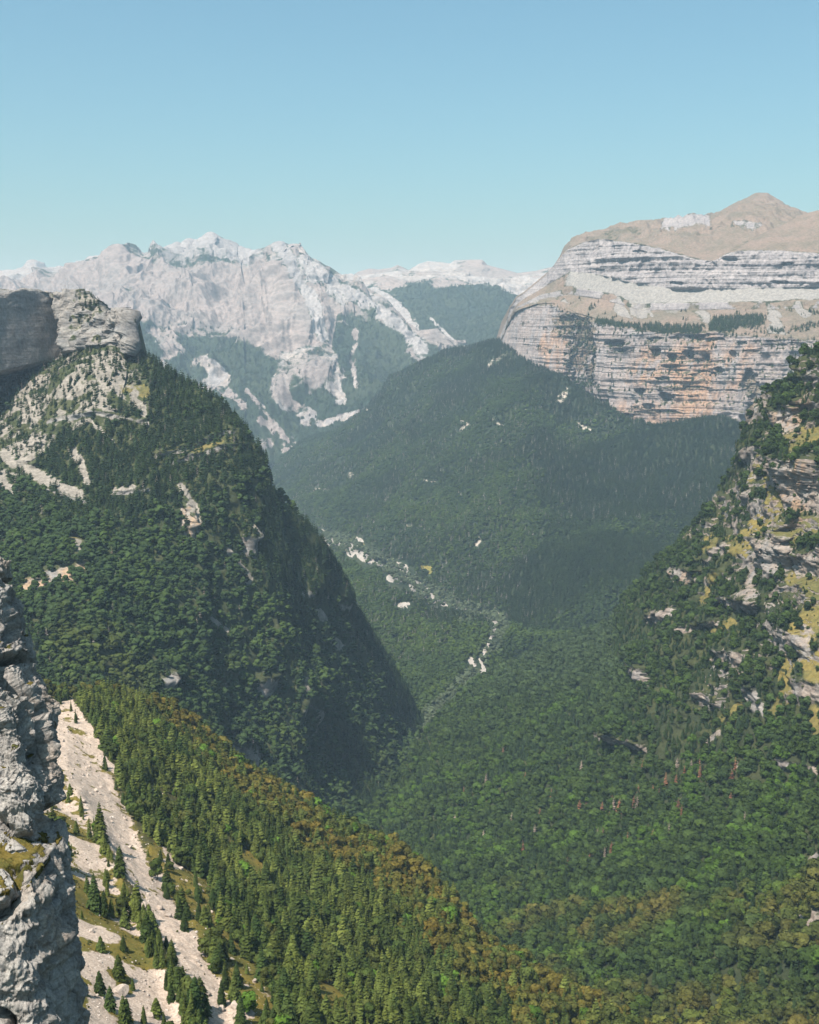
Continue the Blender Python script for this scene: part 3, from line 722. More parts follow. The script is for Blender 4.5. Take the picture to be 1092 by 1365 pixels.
    for (x0, x1, line, A, up, h) in [
            (205, 312, [(205, 604), (250, 592), (285, 578), (312, 566)], 16, 22, 9), (225, 306, [(225, 612), (260, 604), (300, 590)], 12, 10, 9),
            (30, 116, [(30, 768), (60, 762), (90, 748), (116, 742)], 20, 30, 26), (150, 205, [(150, 655), (205, 648)], 8, 14, 7), (40, 120, [(40, 640), (80, 655), (120, 668)], 7, 12, 6),
            (236, 262, [(236, 655), (262, 690)], 22, 40, 48), (320, 345, [(320, 705), (345, 712)], 20, 40, 34), (396, 424, [(396, 770), (424, 780)], 24, 40, 34), (395, 424, [(395, 915), (424, 925)], 34, 60, 66), (335, 372, [(335, 905), (372, 895)], 18, 40, 30),
            (210, 232, [(210, 890), (232, 900)], 16, 30, 26), (300, 345, [(300, 985), (345, 1000)], 16, 30, 30), (445, 466, [(445, 790), (466, 800)], 14, 30, 24), (60, 200, [(60, 560), (130, 545), (200, 560)], 5, 16, 9)]:
        face = np.maximum(face, n.scarp(x0, x1, line, A, up, h, edge=(x1 - x0) * .6 if x1 - x0 < 45 else 14))
        n.update()
    z1 = fbm(n.P, 45, 4, seed=88)
    z2 = fbm(n.P, 110, 3, seed=89)
    steep = 1 - sstep(.18, .42, n.N[..., 2])
    rocky = np.clip(cl, 0, 1) * (1 - .75 * sstep(-.1, .25, z1) * sstep(96, 108, X) * sstep(155, 135, X))
    rocky = np.maximum(rocky, face * sstep(-.4, .1, z1 + .15) * np.where(X < 345, 1, .55))
    bare = sstep(-28, 28, 645 - .60 * X - Yp + 75 * z2 + 40 * z1) * (1 - sstep(150, 230, X))       # pale broken ground under the wall
    pal = np.zeros_like(z)
    for pts, w in [([(8, 608), (45, 628), (75, 645), (105, 660)], 7), ([(100, 600), (108, 620), (114, 640)], 6), ([(178, 525), (185, 540), (190, 552)], 7), ([(145, 505), (165, 530)], 4), ([(120, 560), (150, 590)], 3), ([(305, 733), (318, 752), (336, 770)], 4), ([(425, 815), (435, 828)], 4), ([(444, 850), (456, 862)], 4),
                   ([(150, 655), (178, 650)], 4), ([(240, 650), (258, 675), (264, 700)], 6), ([(284, 825), (304, 842)], 3), ([(330, 775), (334, 782)], 3), ([(0, 640), (20, 655)], 6), ([(264, 878), (266, 890)], 2), ([(338, 700), (350, 712)], 3), ([(95, 720), (106, 726)], 5), ([(408, 905), (412, 922)], 3)]:
        pal = np.maximum(pal, patch(n, pts, w, .6))
    pal *= sstep(-.5, .0, z1 + .1)
    gr = np.clip(patch(n, [(160, 520), (190, 520)], 7) + patch(n, [(230, 600), (270, 600), (298, 588)], 5) + patch(n, [(120, 420), (140, 440), (110, 440)], 8) * .8 + patch(n, [(96, 722), (104, 722)], 5) + patch(n, [(285, 830), (300, 842)], 3), 0, 1)
    fo = np.clip(1 - rocky * 1.1 - pal * 1.1 - gr * .8, 0, 1)
    fo *= 1 - .62 * bare
    fo *= np.where((L < 1.0) & (n.X < 186), 1.3 * sstep(-.1, .2, z1) * (X > 100) * sstep(150, 125, X), 1)
    n.forest = np.clip(fo, 0, 1)
    n.bare = bare
    NETS['left'] = n
    tn = np.clip(patch(n, [(30, 775), (110, 760)], 18) * 1.4 + patch(n, [(240, 650), (262, 700)], 12) + .15, 0, 1)
    return n.build('mountain', MAT_LEFT, [rocky, np.clip(gr * (1 - rocky), 0, 1), np.clip(np.maximum(pal, .85 * bare * sstep(-.2, .3, z1 + .1)) * (1 - rocky), 0, 1)], [tn, zero(n)],
                   'dark forested mountain on the left with a shaded grey cliff on top', 'mountain')
left_mountain()

# ------------------------------------------------------------------ near right slope
def right_slope():
    top = row((400, 1092, 1650), (430, 1086, 1640), (480, 1062, 1720), (530, 1042, 1790), (560, 985, 1920), (600, 942, 2060), (630, 915, 2160), (660, 895, 2210), (720, 868, 2260), (760, 852, 2220), (800, 838, 2160), (840, 820, 2080), (858, 812, 2020), (870, 800, 1990), (890, 775, 1960), (905, 755, 1930), (920, 738, 1920), (940, 716, 1900), (970, 685, 1870), (1000, 648, 1850), (1015, 615, 1820), (1030, 585, 1800), (1040, 545, 1770), (1050, 522, 1750), (1070, 500, 1720), (1092, 484, 1700), (1130, 450, 1660), (1260, 400, 1560))
    f1 = row((400, 1098, 1620), (430, 1093, 1610), (530, 1068, 1730), (600, 985, 1880), (660, 945, 1960), (700, 930, 1960), (760, 915, 1900), (800, 905, 1830), (840, 890, 1740), (870, 870, 1690), (940, 810, 1620), (1000, 740, 1590), (1050, 660, 1570), (1092, 610, 1540), (1260, 520, 1430))
    f2 = row((400, 1104, 1600), (530, 1090, 1640), (600, 1040, 1690), (700, 1000, 1660), (800, 985, 1590), (840, 975, 1520), (900, 950, 1460), (1000, 880, 1420), (1050, 830, 1400), (1092, 790, 1370), (1260, 720, 1260))
    f3 = row((400, 1112, 1580), (530, 1120, 1540), (640, 1130, 1430), (720, 1130, 1360), (800, 1115, 1300), (900, 1090, 1230), (1000, 1060, 1160), (1092, 1030, 1100), (1260, 980, 1000))
    f4 = row((400, 1150, 1500), (530, 1200, 1300), (640, 1300, 980), (740, 1400, 820), (830, 1430, 780), (1092, 1440, 690), (1260, 1440, 640))
    n = Net(400, 1260, 820, [top, f1, f2, f3, f4], [150, 170, 160, 190], su=1.5, sv=3.0, behind=((0, 500, -320), (0, 50, -8)))
    L = n.level; P0 = n.P.copy(); X, Yp = n.X.copy(), n.Yp.copy()
    crag = sstep(-40, 60, X - 860 + (900 - Yp) * .25) * (1 - sstep(2.2, 2.9, L)) * sstep(-.05, .1, L)
    fold = sstep(826, 850, X + 10 * fbm(P0, 100, 3, seed=90)) * sstep(-.02, .15, L) * (1 - sstep(2.0, 2.7, L))
    Q = P0 + 40 * np.stack([fbm(P0, 180, 3, seed=91), fbm(P0, 180, 3, seed=92), 0 * L], -1)
    d = sstep(-.05, .4, L) * (30 * (fbm(Q, 330, 3, seed=93, stretch=(1.1, 1.1, .5)))) + 26 * fold + crag * (26 * fbm(Q, 120, 3, seed=94, ridged=True, stretch=(1, 1, .6)) + 7 * fbm(Q, 28, 3, seed=95, ridged=True)) + 2.0 * fbm(P0, 22, 3, seed=96)
    n.P += n.H * d[..., None]
    # horizontal beds stepping through the craggy part
    zz = np.stack([P0[..., 0] * .002, P0[..., 1] * .002, P0[..., 2] + 8 * fbm(P0, 200, 2, seed=97)], -1)
    led = gnoise(zz * np.array([1, 1, 1 / 24.])) * 11 + gnoise(zz * np.array([2, 2, 1 / 8.]) + 7) * 3.5
    n.P += n.H * (led * crag)[..., None]
    n.update()
    face = np.zeros_like(L)
    for (x0, x1, line, A, up, h) in [
            (1046, 1260, [(1046, 606), (1070, 608), (1092, 612), (1260, 600)], 42, 40, 80), (1018, 1060, [(1018, 718), (1060, 706)], 26, 26, 60), (960, 1010, [(960, 790), (985, 796), (1010, 800)], 18, 22, 20), (896, 934, [(896, 755), (934, 757)], 20, 24, 24), (862, 904, [(862, 822), (904, 806)], 14, 22, 15), (955, 1004, [(955, 860), (980, 868), (1004, 868)], 16, 24, 18),
            (843, 866, [(843, 882), (866, 888)], 20, 26, 30), (800, 866, [(800, 978), (830, 980), (866, 990)], 20, 26, 16), (1030, 1070, [(1030, 545), (1070, 538)], 20, 18, 40), (1060, 1260, [(1060, 742), (1092, 736), (1260, 720)], 16, 24, 30), (995, 1022, [(995, 905), (1022, 920)], 16, 26, 40), (1040, 1092, [(1040, 1010), (1092, 1018)], 12, 20, 16), (1035, 1075, [(1035, 835), (1075, 845)], 14, 24, 22), (944, 975, [(944, 735), (975, 720)], 10, 16, 14),
            (1080, 1260, [(1080, 1215), (1260, 1200)], 14, 26, 40), (900, 960, [(900, 840), (960, 826)], 9, 16, 9), (1056, 1260, [(1056, 900), (1092, 905), (1260, 890)], 12, 24, 36)]:
        face = np.maximum(face, n.scarp(x0, x1, line, A, up, h, edge=8))
        n.update()
    hard = np.clip(np.maximum(crag * .7, face), 0, 1)
    blk = gnoise(n.P / np.array([10., 10., 7.]) + .4 * fbm(n.P, 20, 2, seed=48)[..., None])
    n.P += n.H * (hard * (4.5 * np.floor(blk * 4) / 4 + 2.0 * fbm(n.P * np.array([1, 1, .6]), 7, 4, seed=49, gain=.6, ridged=True)))[..., None]
    n.update()
    z1 = fbm(n.P, 40, 4, seed=98); z2 = fbm(n.P, 120, 3, seed=99)
    rock = np.clip(face * sstep(-.5, .0, z1 + .15), 0, 1)
    steep = 1 - sstep(.35, .6, n.N[..., 2])
    rock = np.maximum(rock, steep * crag * sstep(-.15, .25, z2 + .2 * (X - 960) / 130) * sstep(930, 1010, X + 80 * (1 - sstep(560, 760, Yp))))
    gr = np.zeros_like(L)
    for pts, w in [([(1035, 640), (1030, 680), (1000, 715), (975, 730)], 15), ([(938, 730), (950, 722)], 9), ([(1060, 585), (1092, 580), (1140, 570)], 13), ([(1050, 705), (1092, 700), (1140, 690)], 11), ([(1070, 760), (1092, 790), (1085, 820), (1060, 850)], 16), ([(1050, 880), (1050, 920), (1030, 950)], 8), ([(950, 770), (940, 800)], 7), ([(975, 830), (950, 845)], 6), ([(1085, 880), (1092, 960)], 15), ([(960, 960), (985, 940)], 4), ([(1010, 610), (1000, 640)], 6), ([(1030, 700), (1015, 760)], 8)]:
        gr = np.maximum(gr, patch(n, pts, w, .5))
    gr = np.clip(gr * sstep(-.6, -.1, z1 + .2) + .45 * crag * sstep(.1, .35, z2) * sstep(900, 980, X), 0, 1) * (1 - rock)
    pale = np.clip(patch(n, [(985, 800), (1005, 770), (1010, 740)], 14) + patch(n, [(1050, 1100), (1065, 1096)], 5) + patch(n, [(1082, 1140), (1095, 1155)], 10) + patch(n, [(1075, 840), (1070, 870)], 10) + patch(n, [(1050, 930), (1070, 920)], 8) + patch(n, [(945, 985), (960, 975)], 4), 0, 1) * (1 - rock) * sstep(-.5, 0, z1)
    fo = np.clip(1 - 1.05 * rock - .86 * gr - .9 * pale, 0, 1)
    fo *= 1 - .35 * crag * sstep(1000, 1080, X) * (Yp > 700) * (Yp < 960)
    n.forest = fo; n.crag = crag
    n.gold = np.clip(sstep(.05, .4, fbm(n.P, 130, 3, seed=101) + np.interp(Yp, [1150, 1210, 1260, 1300, 1365], [-.4, .22, .12, -.1, .3]) + np.interp(X, [600, 700, 900, 1000], [-.3, 0, .05, .25]) * (Yp > 1150)), 0, 1)
    n.bright = sstep(.0, .3, fbm(n.P, 90, 3, seed=102) + np.interp(Yp, [800, 960, 1060, 1365], [-.35, .05, .1, .12]))
    NETS['right'] = n
    warm = np.clip(.35 + .6 * patch(n, [(1055, 620), (1060, 680)], 14) + .5 * patch(n, [(915, 765), (900, 775)], 20) + .4 * patch(n, [(1040, 560), (1060, 540)], 20), 0, 1)
    return n.build('hill', MAT_RIGHT, [np.maximum(rock, pale * .6), gr, pale * .55], [warm, zero(n)], 'near right hand slope of green forest, yellow ledges and small grey crags', 'hill')
right_slope()

# ------------------------------------------------------------------ near left spur with the scree strip
SCREE = [(66, 965), (95, 1010), (121, 1055), (154, 1102), (178, 1150), (200, 1196), (228, 1240), (257, 1289), (288, 1345), (310, 1400)]
def spur():
    top = row((-160, 900, 980), (0, 912, 980), (60, 922, 980), (90, 926, 990), (140, 926, 1000), (180, 932, 1015), (230, 948, 1030), (280, 985, 1020), (330, 1026, 1000), (385, 1060, 965), (440, 1093, 930), (480, 1112, 905), (520, 1130, 880), (560, 1155, 840), (592, 1184, 800), (615, 1220, 780), (640, 1258, 755), (680, 1280, 735), (720, 1302, 715), (780, 1336, 685), (830, 1364, 660), (900, 1402, 640), (1000, 1460, 600))
    e1 = row((-160, 1000, 700), (0, 1005, 720), (90, 1008, 760), (200, 1050, 790), (330, 1110, 810), (440, 1160, 790), (520, 1200, 755), (590, 1245, 720), (640, 1300, 690), (720, 1340, 670), (830, 1396, 630), (1000, 1490, 580))
    e2 = row((-160, 1190, 460), (0, 1195, 470), (100, 1200, 500), (200, 1220, 530), (330, 1260, 550), (440, 1290, 565), (590, 1335, 580), (720, 1400, 580), (830, 1440, 575), (1000, 1530, 540))
    e3 = row((-160, 1500, 290), (100, 1490, 310), (330, 1480, 370), (590, 1520, 410), (1000, 1620, 440))
    n = Net(-160, 1000, 900, [top, e1, e2, e3], [190, 260, 220], su=3.0, sv=4.0, behind=((0, 400, -330), (0, 45, -10)))
    P0 = n.P.copy(); L = n.level; X, Yp = n.X.copy(), n.Yp.copy()
    d = sstep(-.1, .3, L) * (9 * fbm(P0, 120, 3, seed=111) + 3 * fbm(P0, 35, 3, seed=112))
    sc = np.maximum(patch(n, SCREE, 26, .4, .5), patch(n, SCREE[:3], 38, .3, .4))
    # the rocky rib with the line of pines left of the scree, a shallow trough for the scree
    rib = polydist(X, Yp, [(105, 1065), (135, 1105), (160, 1165), (185, 1215), (205, 1265), (240, 1335), (270, 1400)])
    d += 4.5 * np.exp(-(rib / 11.0) ** 2) - 2.5 * sc
    d += .8 * fbm(P0, 6, 4, seed=113) * (0.3 + sc)
    n.P[..., 2] += d
    n.update()
    z1 = fbm(n.P, 22, 4, seed=114); z2 = fbm(n.P, 60, 3, seed=115)
    scr = np.clip(sc + patch(n, [(92, 936), (105, 955), (122, 985), (136, 1012)], 6) + patch(n, [(200, 1050), (215, 1062), (230, 1075)], 8) * sstep(-.3, .2, z1) + patch(n, [(130, 1010), (160, 1030)], 4), 0, 1)
    left = sstep(0, 20, np.interp(Yp, [p[1] for p in SCREE], [p[0] for p in SCREE]) - 22 - X) * (Yp > 990)
    mead = np.clip(patch(n, [(215, 1150), (240, 1195), (270, 1245), (300, 1280), (330, 1330), (345, 1380)], 26) , 0, 1) * (1 - sc)
    gl = np.clip(patch(n, [(330, 1145), (345, 1165), (338, 1180)], 11) + patch(n, [(430, 1310), (440, 1335), (450, 1360)], 13) + patch(n, [(402, 1270), (408, 1300)], 6) + patch(n, [(300, 1120), (310, 1130)], 5), 0, 1)
    scr = np.clip(scr + left * sstep(-.1, .25, z1 + .5 * z2 + .06) + mead * sstep(.05, .35, z1), 0, 1)
    scr *= 1 - .75 * sc * sstep(.22, .45, fbm(n.P, 12, 4, seed=117) + .25 * sstep(12, 22, polydist(n.X, n.Yp, SCREE)))
    gr = np.clip(np.maximum(np.maximum(left, mead), np.maximum(gl, sc)) * (1 - scr) + .25, 0, 1)
    n.scr = scr; n.left = left; n.mead = mead
    open_ = np.clip(np.maximum(np.maximum(np.maximum(patch(n, SCREE, 28, .25, .5), patch(n, SCREE[:3], 40, .3, .4)), left * .97), np.maximum(mead * .93, gl * .95)) + patch(n, [(92, 936), (105, 955), (122, 985), (136, 1012), (160, 1030)], 7) + patch(n, [(200, 1050), (215, 1062), (230, 1075)], 9), 0, 1)
    n.forest = np.clip(1 - open_, 0, 1)
    n.row = np.exp(-(polydist(n.X, n.Yp, [(105, 1062), (130, 1098), (150, 1140), (165, 1175), (185, 1220), (205, 1265), (225, 1305), (245, 1345), (265, 1390)]) / 9.0) ** 2)
    topline = np.interp(n.X, top[:, 0], top[:, 1])
    band = np.interp(n.X, [150, 230, 330, 440, 560, 640, 720, 830], [25, 55, 75, 85, 150, 200, 230, 220])
    n.gold = np.clip(sstep(-.2, .3, .7 - (n.Yp - topline) / band + .8 * z2 + .35 * z1 - .5 * (1 - sstep(150, 260, n.X))), 0, 1)
    NETS['spur'] = n
    return n.build('slope', MAT_SPUR, [np.exp(-(rib / 5.0) ** 2) * sstep(.0, .3, z1) * .8, gr, scr], [zero(n) + .3, zero(n)], 'near left spur with a long pale scree strip through pines', 'slope')
spur()

# ------------------------------------------------------------------ foreground crag
def crag(name, prof, ry, xc_px, label, seed, ledge=None, nv=820, nu=640):
    """an upright mass of rock; prof: (py, px, Y) of its right edge from the top down"""
    p = np.array(prof, float)
    py = np.linspace(p[0, 0], p[-1, 0], nv)
    sil = at(np.interp(py, p[:, 0], p[:, 1]), py, np.interp(py, p[:, 0], p[:, 2]))
    s_ = np.concatenate([[0], np.cumsum(np.linalg.norm(np.diff(sil, axis=0), axis=1))])
    sil = np.stack([np.interp(np.linspace(0, s_[-1], nv), s_, sil[:, k]) for k in range(3)], -1)
    sil[:, :2] = gblur(sil[:, :2], 3, 0)
    xc = at(xc_px, 1000, 120)[0]
    sil[:, 0] -= 1.1
    rx = np.maximum(sil[:, 0] - xc, 1.0)
    th = np.linspace(R(-200), R(60), nu)            # from behind left, round the viewer's side, to behind right
    c, s = np.cos(th), np.sin(th)
    sq = lambda v: np.sign(v) * np.abs(v) ** .5
    rxl = np.maximum(rx, 22.0)
    X = xc + np.where(c[None] > 0, rx[:, None], rxl[:, None]) * sq(c)[None]
    Y = sil[:, 1:2] + ry * (sq(s)[None] - .85) + np.clip(sil[:, :1] - X, 0, 12) * .45
    P = np.stack([X, Y, np.repeat(sil[:, 2:3], nu, 1)], -1)
    nl = 0
    if ledge:                                       # top sloping up and back to the upper crag
        nl = 120
        k = (np.arange(nl) / nl)[:, None, None]
        mid = np.stack([0 * P[0, :, 0] + xc, P[0, :, 1] * .3 + .7 * (P[0, :, 1].mean() + 9), 0 * P[0, :, 0] + sil[0, 2] + ledge], -1)
        P = np.concatenate([mid[None] + (P[:1] - mid[None]) * k ** .9, P], 0)
    nvt = P.shape[0]
    def normals(P):
        N = np.cross(np.gradient(P, axis=1), np.gradient(P, axis=0))
        N /= np.maximum(np.linalg.norm(N, axis=-1, keepdims=True), 1e-9)
        return N * np.sign(np.sum(N[nl + 200:, 200:400, 1] * -1))
    N = normals(P)
    Q = P + 1.3 * np.stack([fbm(P, 6, 3, seed=seed + 1), fbm(P, 6, 3, seed=seed + 2), fbm(P, 6, 3, seed=seed + 3)], -1)
    # upright ribs and clefts, then blocks, then small fractures
    r1 = fbm(Q * np.array([1, 1, .32]), 7.5, 2, seed=seed + 4, ridged=True)
    r2 = fbm(Q * np.array([1, 1, .45]), 2.6, 3, seed=seed + 5, ridged=True)
    cl = np.abs(gnoise(Q * np.array([.16, .16, .05]) + seed)) 
    d = 1.5 * r1 + .8 * r2 - 2.6 * (1 - sstep(.0, .10, cl)) + .40 * fbm(Q * np.array([1, 1, .7]), .9, 3, seed=seed + 6, ridged=True) + .13 * fbm(P, .3, 3, seed=seed + 7)
    zz = Q @ np.array([[1, 0, .30], [0, 1, .12], [0, 0, 1.]]).T
    bl = gnoise(zz * np.array([.22, .22, .42]) + seed + 9)
    d += .7 * (np.floor(bl * 5) / 5) + .45 * gnoise(zz * np.array([.12, .12, 1.1]) + seed + 19)
    am = np.ones((nvt, 1))
    if ledge: am[:nl] = np.linspace(.05, .55, nl)[:, None]
    P = P + N * ((d - .8) * am)[..., None]
    N2 = normals(P)
    flat = sstep(.55, .85, gblur(gblur(N2[..., 2], 3, 0), 3, 1))
    rag = fbm(P, 1.6, 4, seed=seed + 10, gain=.65)
    g = flat * sstep(.05, .25, rag + .5 * fbm(P, 5, 2, seed=seed + 8) + .05)
    if ledge and ledge > 3:
        g[:nl + 6] = np.maximum(g[:nl + 6], sstep(-.32, .0, rag[:nl + 6] + .25 - .5 * sstep(nl * .7, nl, np.arange(nl + 6))[:, None]))
    mask = np.zeros((nvt, nu, 4)); mask[..., 0] = 1 - g; mask[..., 1] = 1.0; mask[..., 3] = 1
    tone = np.zeros((nvt, nu, 4)); tone[..., 0] = .45 * sstep(0, .4, fbm(P, 7, 3, seed=seed + 12)); tone[..., 3] = 1
    me = mesh_from(name, P, grid_faces(nvt, nu), MAT_CRAG, True, {'mask': ('FLOAT_COLOR', mask.reshape(-1, 4)), 'tone': ('FLOAT_COLOR', tone.reshape(-1, 4))})
    return tag(add_obj(name, me), label, 'cliff', None, 'structure')
crag('cliff', [(738, 2, 134), (745, 10, 133.5), (765, 24, 133), (800, 37, 132), (830, 42, 131), (850, 49, 130), (890, 66, 129), (915, 80, 128), (940, 88, 127), (1000, 91, 124), (1040, 93, 122), (1085, 90, 121), (1130, 92, 120), (1200, 94, 119)], 7, -95,
     'upper jagged grey limestone crag in the left foreground above the grass ledge', 120, ledge=2.5)
crag('cliff', [(1108, 98, 117.2), (1114, 106, 117), (1128, 111, 116.5), (1150, 110, 116), (1200, 114, 115), (1280, 122, 113.5), (1365, 126, 112), (1500, 132, 110), (1800, 150, 107), (2300, 180, 100)], 8.5, -60,
     'lower grey limestone buttress in the left foreground carrying the grass ledge', 140, ledge=4.0)

# ------------------------------------------------------------------ trees: mesh builders (unit height 1, base at the origin)
MAT_FOLIAGE_FAR = foliage_mat('foliage_scattered', 'INSTANCER')
MAT_FOLIAGE = foliage_mat('foliage', 'OBJECT')
MAT_BARK = plain_mat('bark', (0.09, 0.07, 0.055), (0.16, 0.14, 0.12), 3.0, 0.03)

def tri_soup(T, leaf):
    T = np.asarray(T, float).reshape(-1, 3, 3)
    return T.reshape(-1, 3), np.arange(len(T) * 3).reshape(-1, 3), np.repeat(np.asarray(leaf, float), 3)

def soup_mesh(name, T, leaf, mat):
    V, F, L = tri_soup(T, leaf)
    return mesh_from(name, V, F, mat, False, {'leaf': ('FLOAT', L)})

def conifer_tris(rng, tiers, per, width, droop=.35, bare=.08, ragged=.3, power=.85):
    """tiers of drooping boughs, each bough a bent pair of triangles with a side sprig"""
    T, C = [], []
    for k in range(tiers):
        f = k / (tiers - 1)
        z = bare + (1 - bare) * f ** .92
        r = width * (1 - f) ** power + .012
        n = max(4, int(per * (.45 + .55 * (1 - f))))
        a0 = rng.random() * 6.28
        for j in range(n):
            a = a0 + 6.283 * (j + .5 * rng.random()) / n
            rr = r * (1 - ragged * rng.random())
            dirv = np.array([math.cos(a), math.sin(a), 0]); side = np.array([-dirv[1], dirv[0], 0])
            zj = z + (rng.random() - .5) * .8 / tiers
            root = np.array([0, 0, min(zj + .35 * rr, 1.0)])
            mid = dirv * rr * .6 + np.array([0, 0, zj + .10 * rr])
            tip = dirv * rr + np.array([0, 0, zj - droop * rr * (.4 + .6 * rng.random())])
            w = rr * 3.0 / n + .014
            c = .25 + .75 * rng.random()
            T += [[root, mid - side * w, mid + side * w], [mid - side * w, tip, mid + side * w]]
            C += [c * .7, c]
            T += [[mid - side * w, mid - side * w * 1.3 + dirv * rr * .22 - np.array([0, 0, droop * rr * .5]), tip * .6 + mid * .4 - np.array([0, 0, rr * .15])]]
            C += [c * .8]
    T += [[[.012, 0, .93], [-.012, .01, .93], [0, 0, 1.02]], [[0, .012, .93], [0, -.012, .93], [0, 0, 1.02]]]
    C += [.6, .6]
    return np.array(T), C

def leafy_tris(rng, lobes, leaves, width, base=.18, size=.085):
    """leaf clumps spread through several lobes of a broad crown"""
    T, C = [], []
    cs = []
    for k in range(lobes):
        a = rng.random() * 6.28; q = rng.random() ** .6
        z = base + (1 - base) * (.25 + .6 * rng.random())
        rad = width * (.25 + .75 * math.sqrt(max(0, 1 - ((z - .5) / .6) ** 2)))
        cs.append((np.array([math.cos(a) * q * rad * .62, math.sin(a) * q * rad * .62, z]), width * (.34 + .24 * rng.random()), .45 + .55 * rng.random()))
    cs.append((np.array([0, 0, .80]), width * .48, .8)); cs.append((np.array([0, 0, .5]), width * .62, .5))
    for c, r, tone in cs:
        n = int(leaves / len(cs))
        d = rng.normal(size=(n, 3)); d /= np.linalg.norm(d, axis=1, keepdims=True)
        d[:, 2] = np.where(d[:, 2] < -.5, -d[:, 2], d[:, 2])
        for v in d:
            p = c + v * np.array([1, 1, .85]) * r * (.82 + .3 * rng.random())
            t = np.cross(v, rng.normal(size=3)); t /= np.linalg.norm(t) + 1e-9
            b = np.cross(v, t)
            s = size * (.6 + .8 * rng.random())
            T.append([p + t * s, p - t * s * .6 + b * s * .9, p - t * s * .5 - b * s * .8 + v * s * .5])
            C.append(np.clip(tone * (.55 + .6 * rng.random()), 0, 1))
    return np.array(T), C

_ICO = None
def blob_tris(rng, lobes, width, base=.12):
    """far crown: several faceted clumps"""
    import bmesh
    global _ICO
    if _ICO is None:
        bm = bmesh.new(); bmesh.ops.create_icosphere(bm, subdivisions=1, radius=1)
        _ICO = np.array([[v.co[:] for v in f.verts] for f in bm.faces]); bm.free()
    T, C = [], []
    for k in range(lobes):
        a = rng.random() * 6.28; q = math.sqrt(rng.random())
        z = base + (1 - base) * (.2 + .62 * rng.random()) if k else .7
        r = width * (.40 + .25 * rng.random())
        rad = width * .62 * (1.1 - .8 * abs(z - .45))
        c = np.array([math.cos(a) * q * rad, math.sin(a) * q * rad, z]) if k else np.array([0, 0, .68])
        j = 1 + .22 * rng.normal(size=(42, 1))
        key = np.round(_ICO.reshape(-1, 3), 3)
        _, inv = np.unique(key, axis=0, return_inverse=True)
        V = _ICO.reshape(-1, 3) * j[inv.ravel() % 42]
        T.append((V * np.array([1, 1, .8]) * r + c).reshape(-1, 3, 3))
        C += list(np.clip(.35 + .3 * rng.random() + .35 * rng.random(len(_ICO)), 0, 1))
    return np.concatenate(T), C

def trunk_mesh(name, r0, h, limbs, rng):
    """tapered trunk with a few limbs, one mesh"""
    V, F = [], []
    def limb(p0, p1, ra, rb, n=6):
        p0, p1 = np.array(p0, float), np.array(p1, float)
        d = p1 - p0; d /= np.linalg.norm(d)
        u = np.cross(d, [.3, .9, .1]); u /= np.linalg.norm(u); w = np.cross(d, u)
        b = len(V)
        for p, r in ((p0, ra), ((p0 + p1) / 2 + u * ra * .4, (ra + rb) * .55), (p1, rb)):
            for i in range(n):
                a = 6.283 * i / n
                V.append(p + (u * math.cos(a) + w * math.sin(a)) * r)
        for s in range(2):
            for i in range(n):
                F.append([b + s * n + i, b + s * n + (i + 1) % n, b + (s + 1) * n + (i + 1) % n, b + (s + 1) * n + i])
    limb((0, 0, -.06), (0, 0, h), r0, r0 * .25, 8)
    for k in range(limbs):
        a = rng.random() * 6.28; z = h * (.4 + .5 * rng.random())
        limb((0, 0, z), (math.cos(a) * .2, math.sin(a) * .2, z + .16), r0 * .45, r0 * .15)
    return mesh_from(name, np.array(V), np.array(F), MAT_BARK, True)

_tr = np.random.default_rng(5)
FAR_CONIFER = [soup_mesh('conifer_crown', *conifer_tris(_tr, 6, 8, w, .45, .05, .35), MAT_FOLIAGE_FAR) for w in (.24, .28, .21, .32)]
MID_CONIFER = [soup_mesh('conifer_crown', *conifer_tris(_tr, 11, 11, w, .4, .06, .4), MAT_FOLIAGE_FAR) for w in (.22, .27, .17, .32, .24)]
FAR_LEAFY = [soup_mesh('leafy_crown', *blob_tris(_tr, 7, w), MAT_FOLIAGE_FAR) for w in (.42, .46, .5, .38)]
MID_LEAFY = [soup_mesh('leafy_crown', *leafy_tris(_tr, 9, 520, w, .12, .10), MAT_FOLIAGE_FAR) for w in (.40, .44, .36, .48)]
MID_DEAD = [soup_mesh('bare_crown', *conifer_tris(_tr, 8, 6, w, .2, .12, .6), MAT_FOLIAGE_FAR) for w in (.14, .17)]

def variants(name, meshes):
    c = bpy.data.collections.new(name)                  # models for the scatter, not in the scene themselves
    for me in meshes:
        c.objects.link(bpy.data.objects.new(name, me))
    return c
V_FAR_CONIFER, V_MID_CONIFER = variants('far_conifer', FAR_CONIFER), variants('mid_conifer', MID_CONIFER)
V_FAR_LEAFY, V_MID_LEAFY = variants('far_leafy', FAR_LEAFY), variants('mid_leafy', MID_LEAFY)
V_DEAD = variants('bare_tree', MID_DEAD)

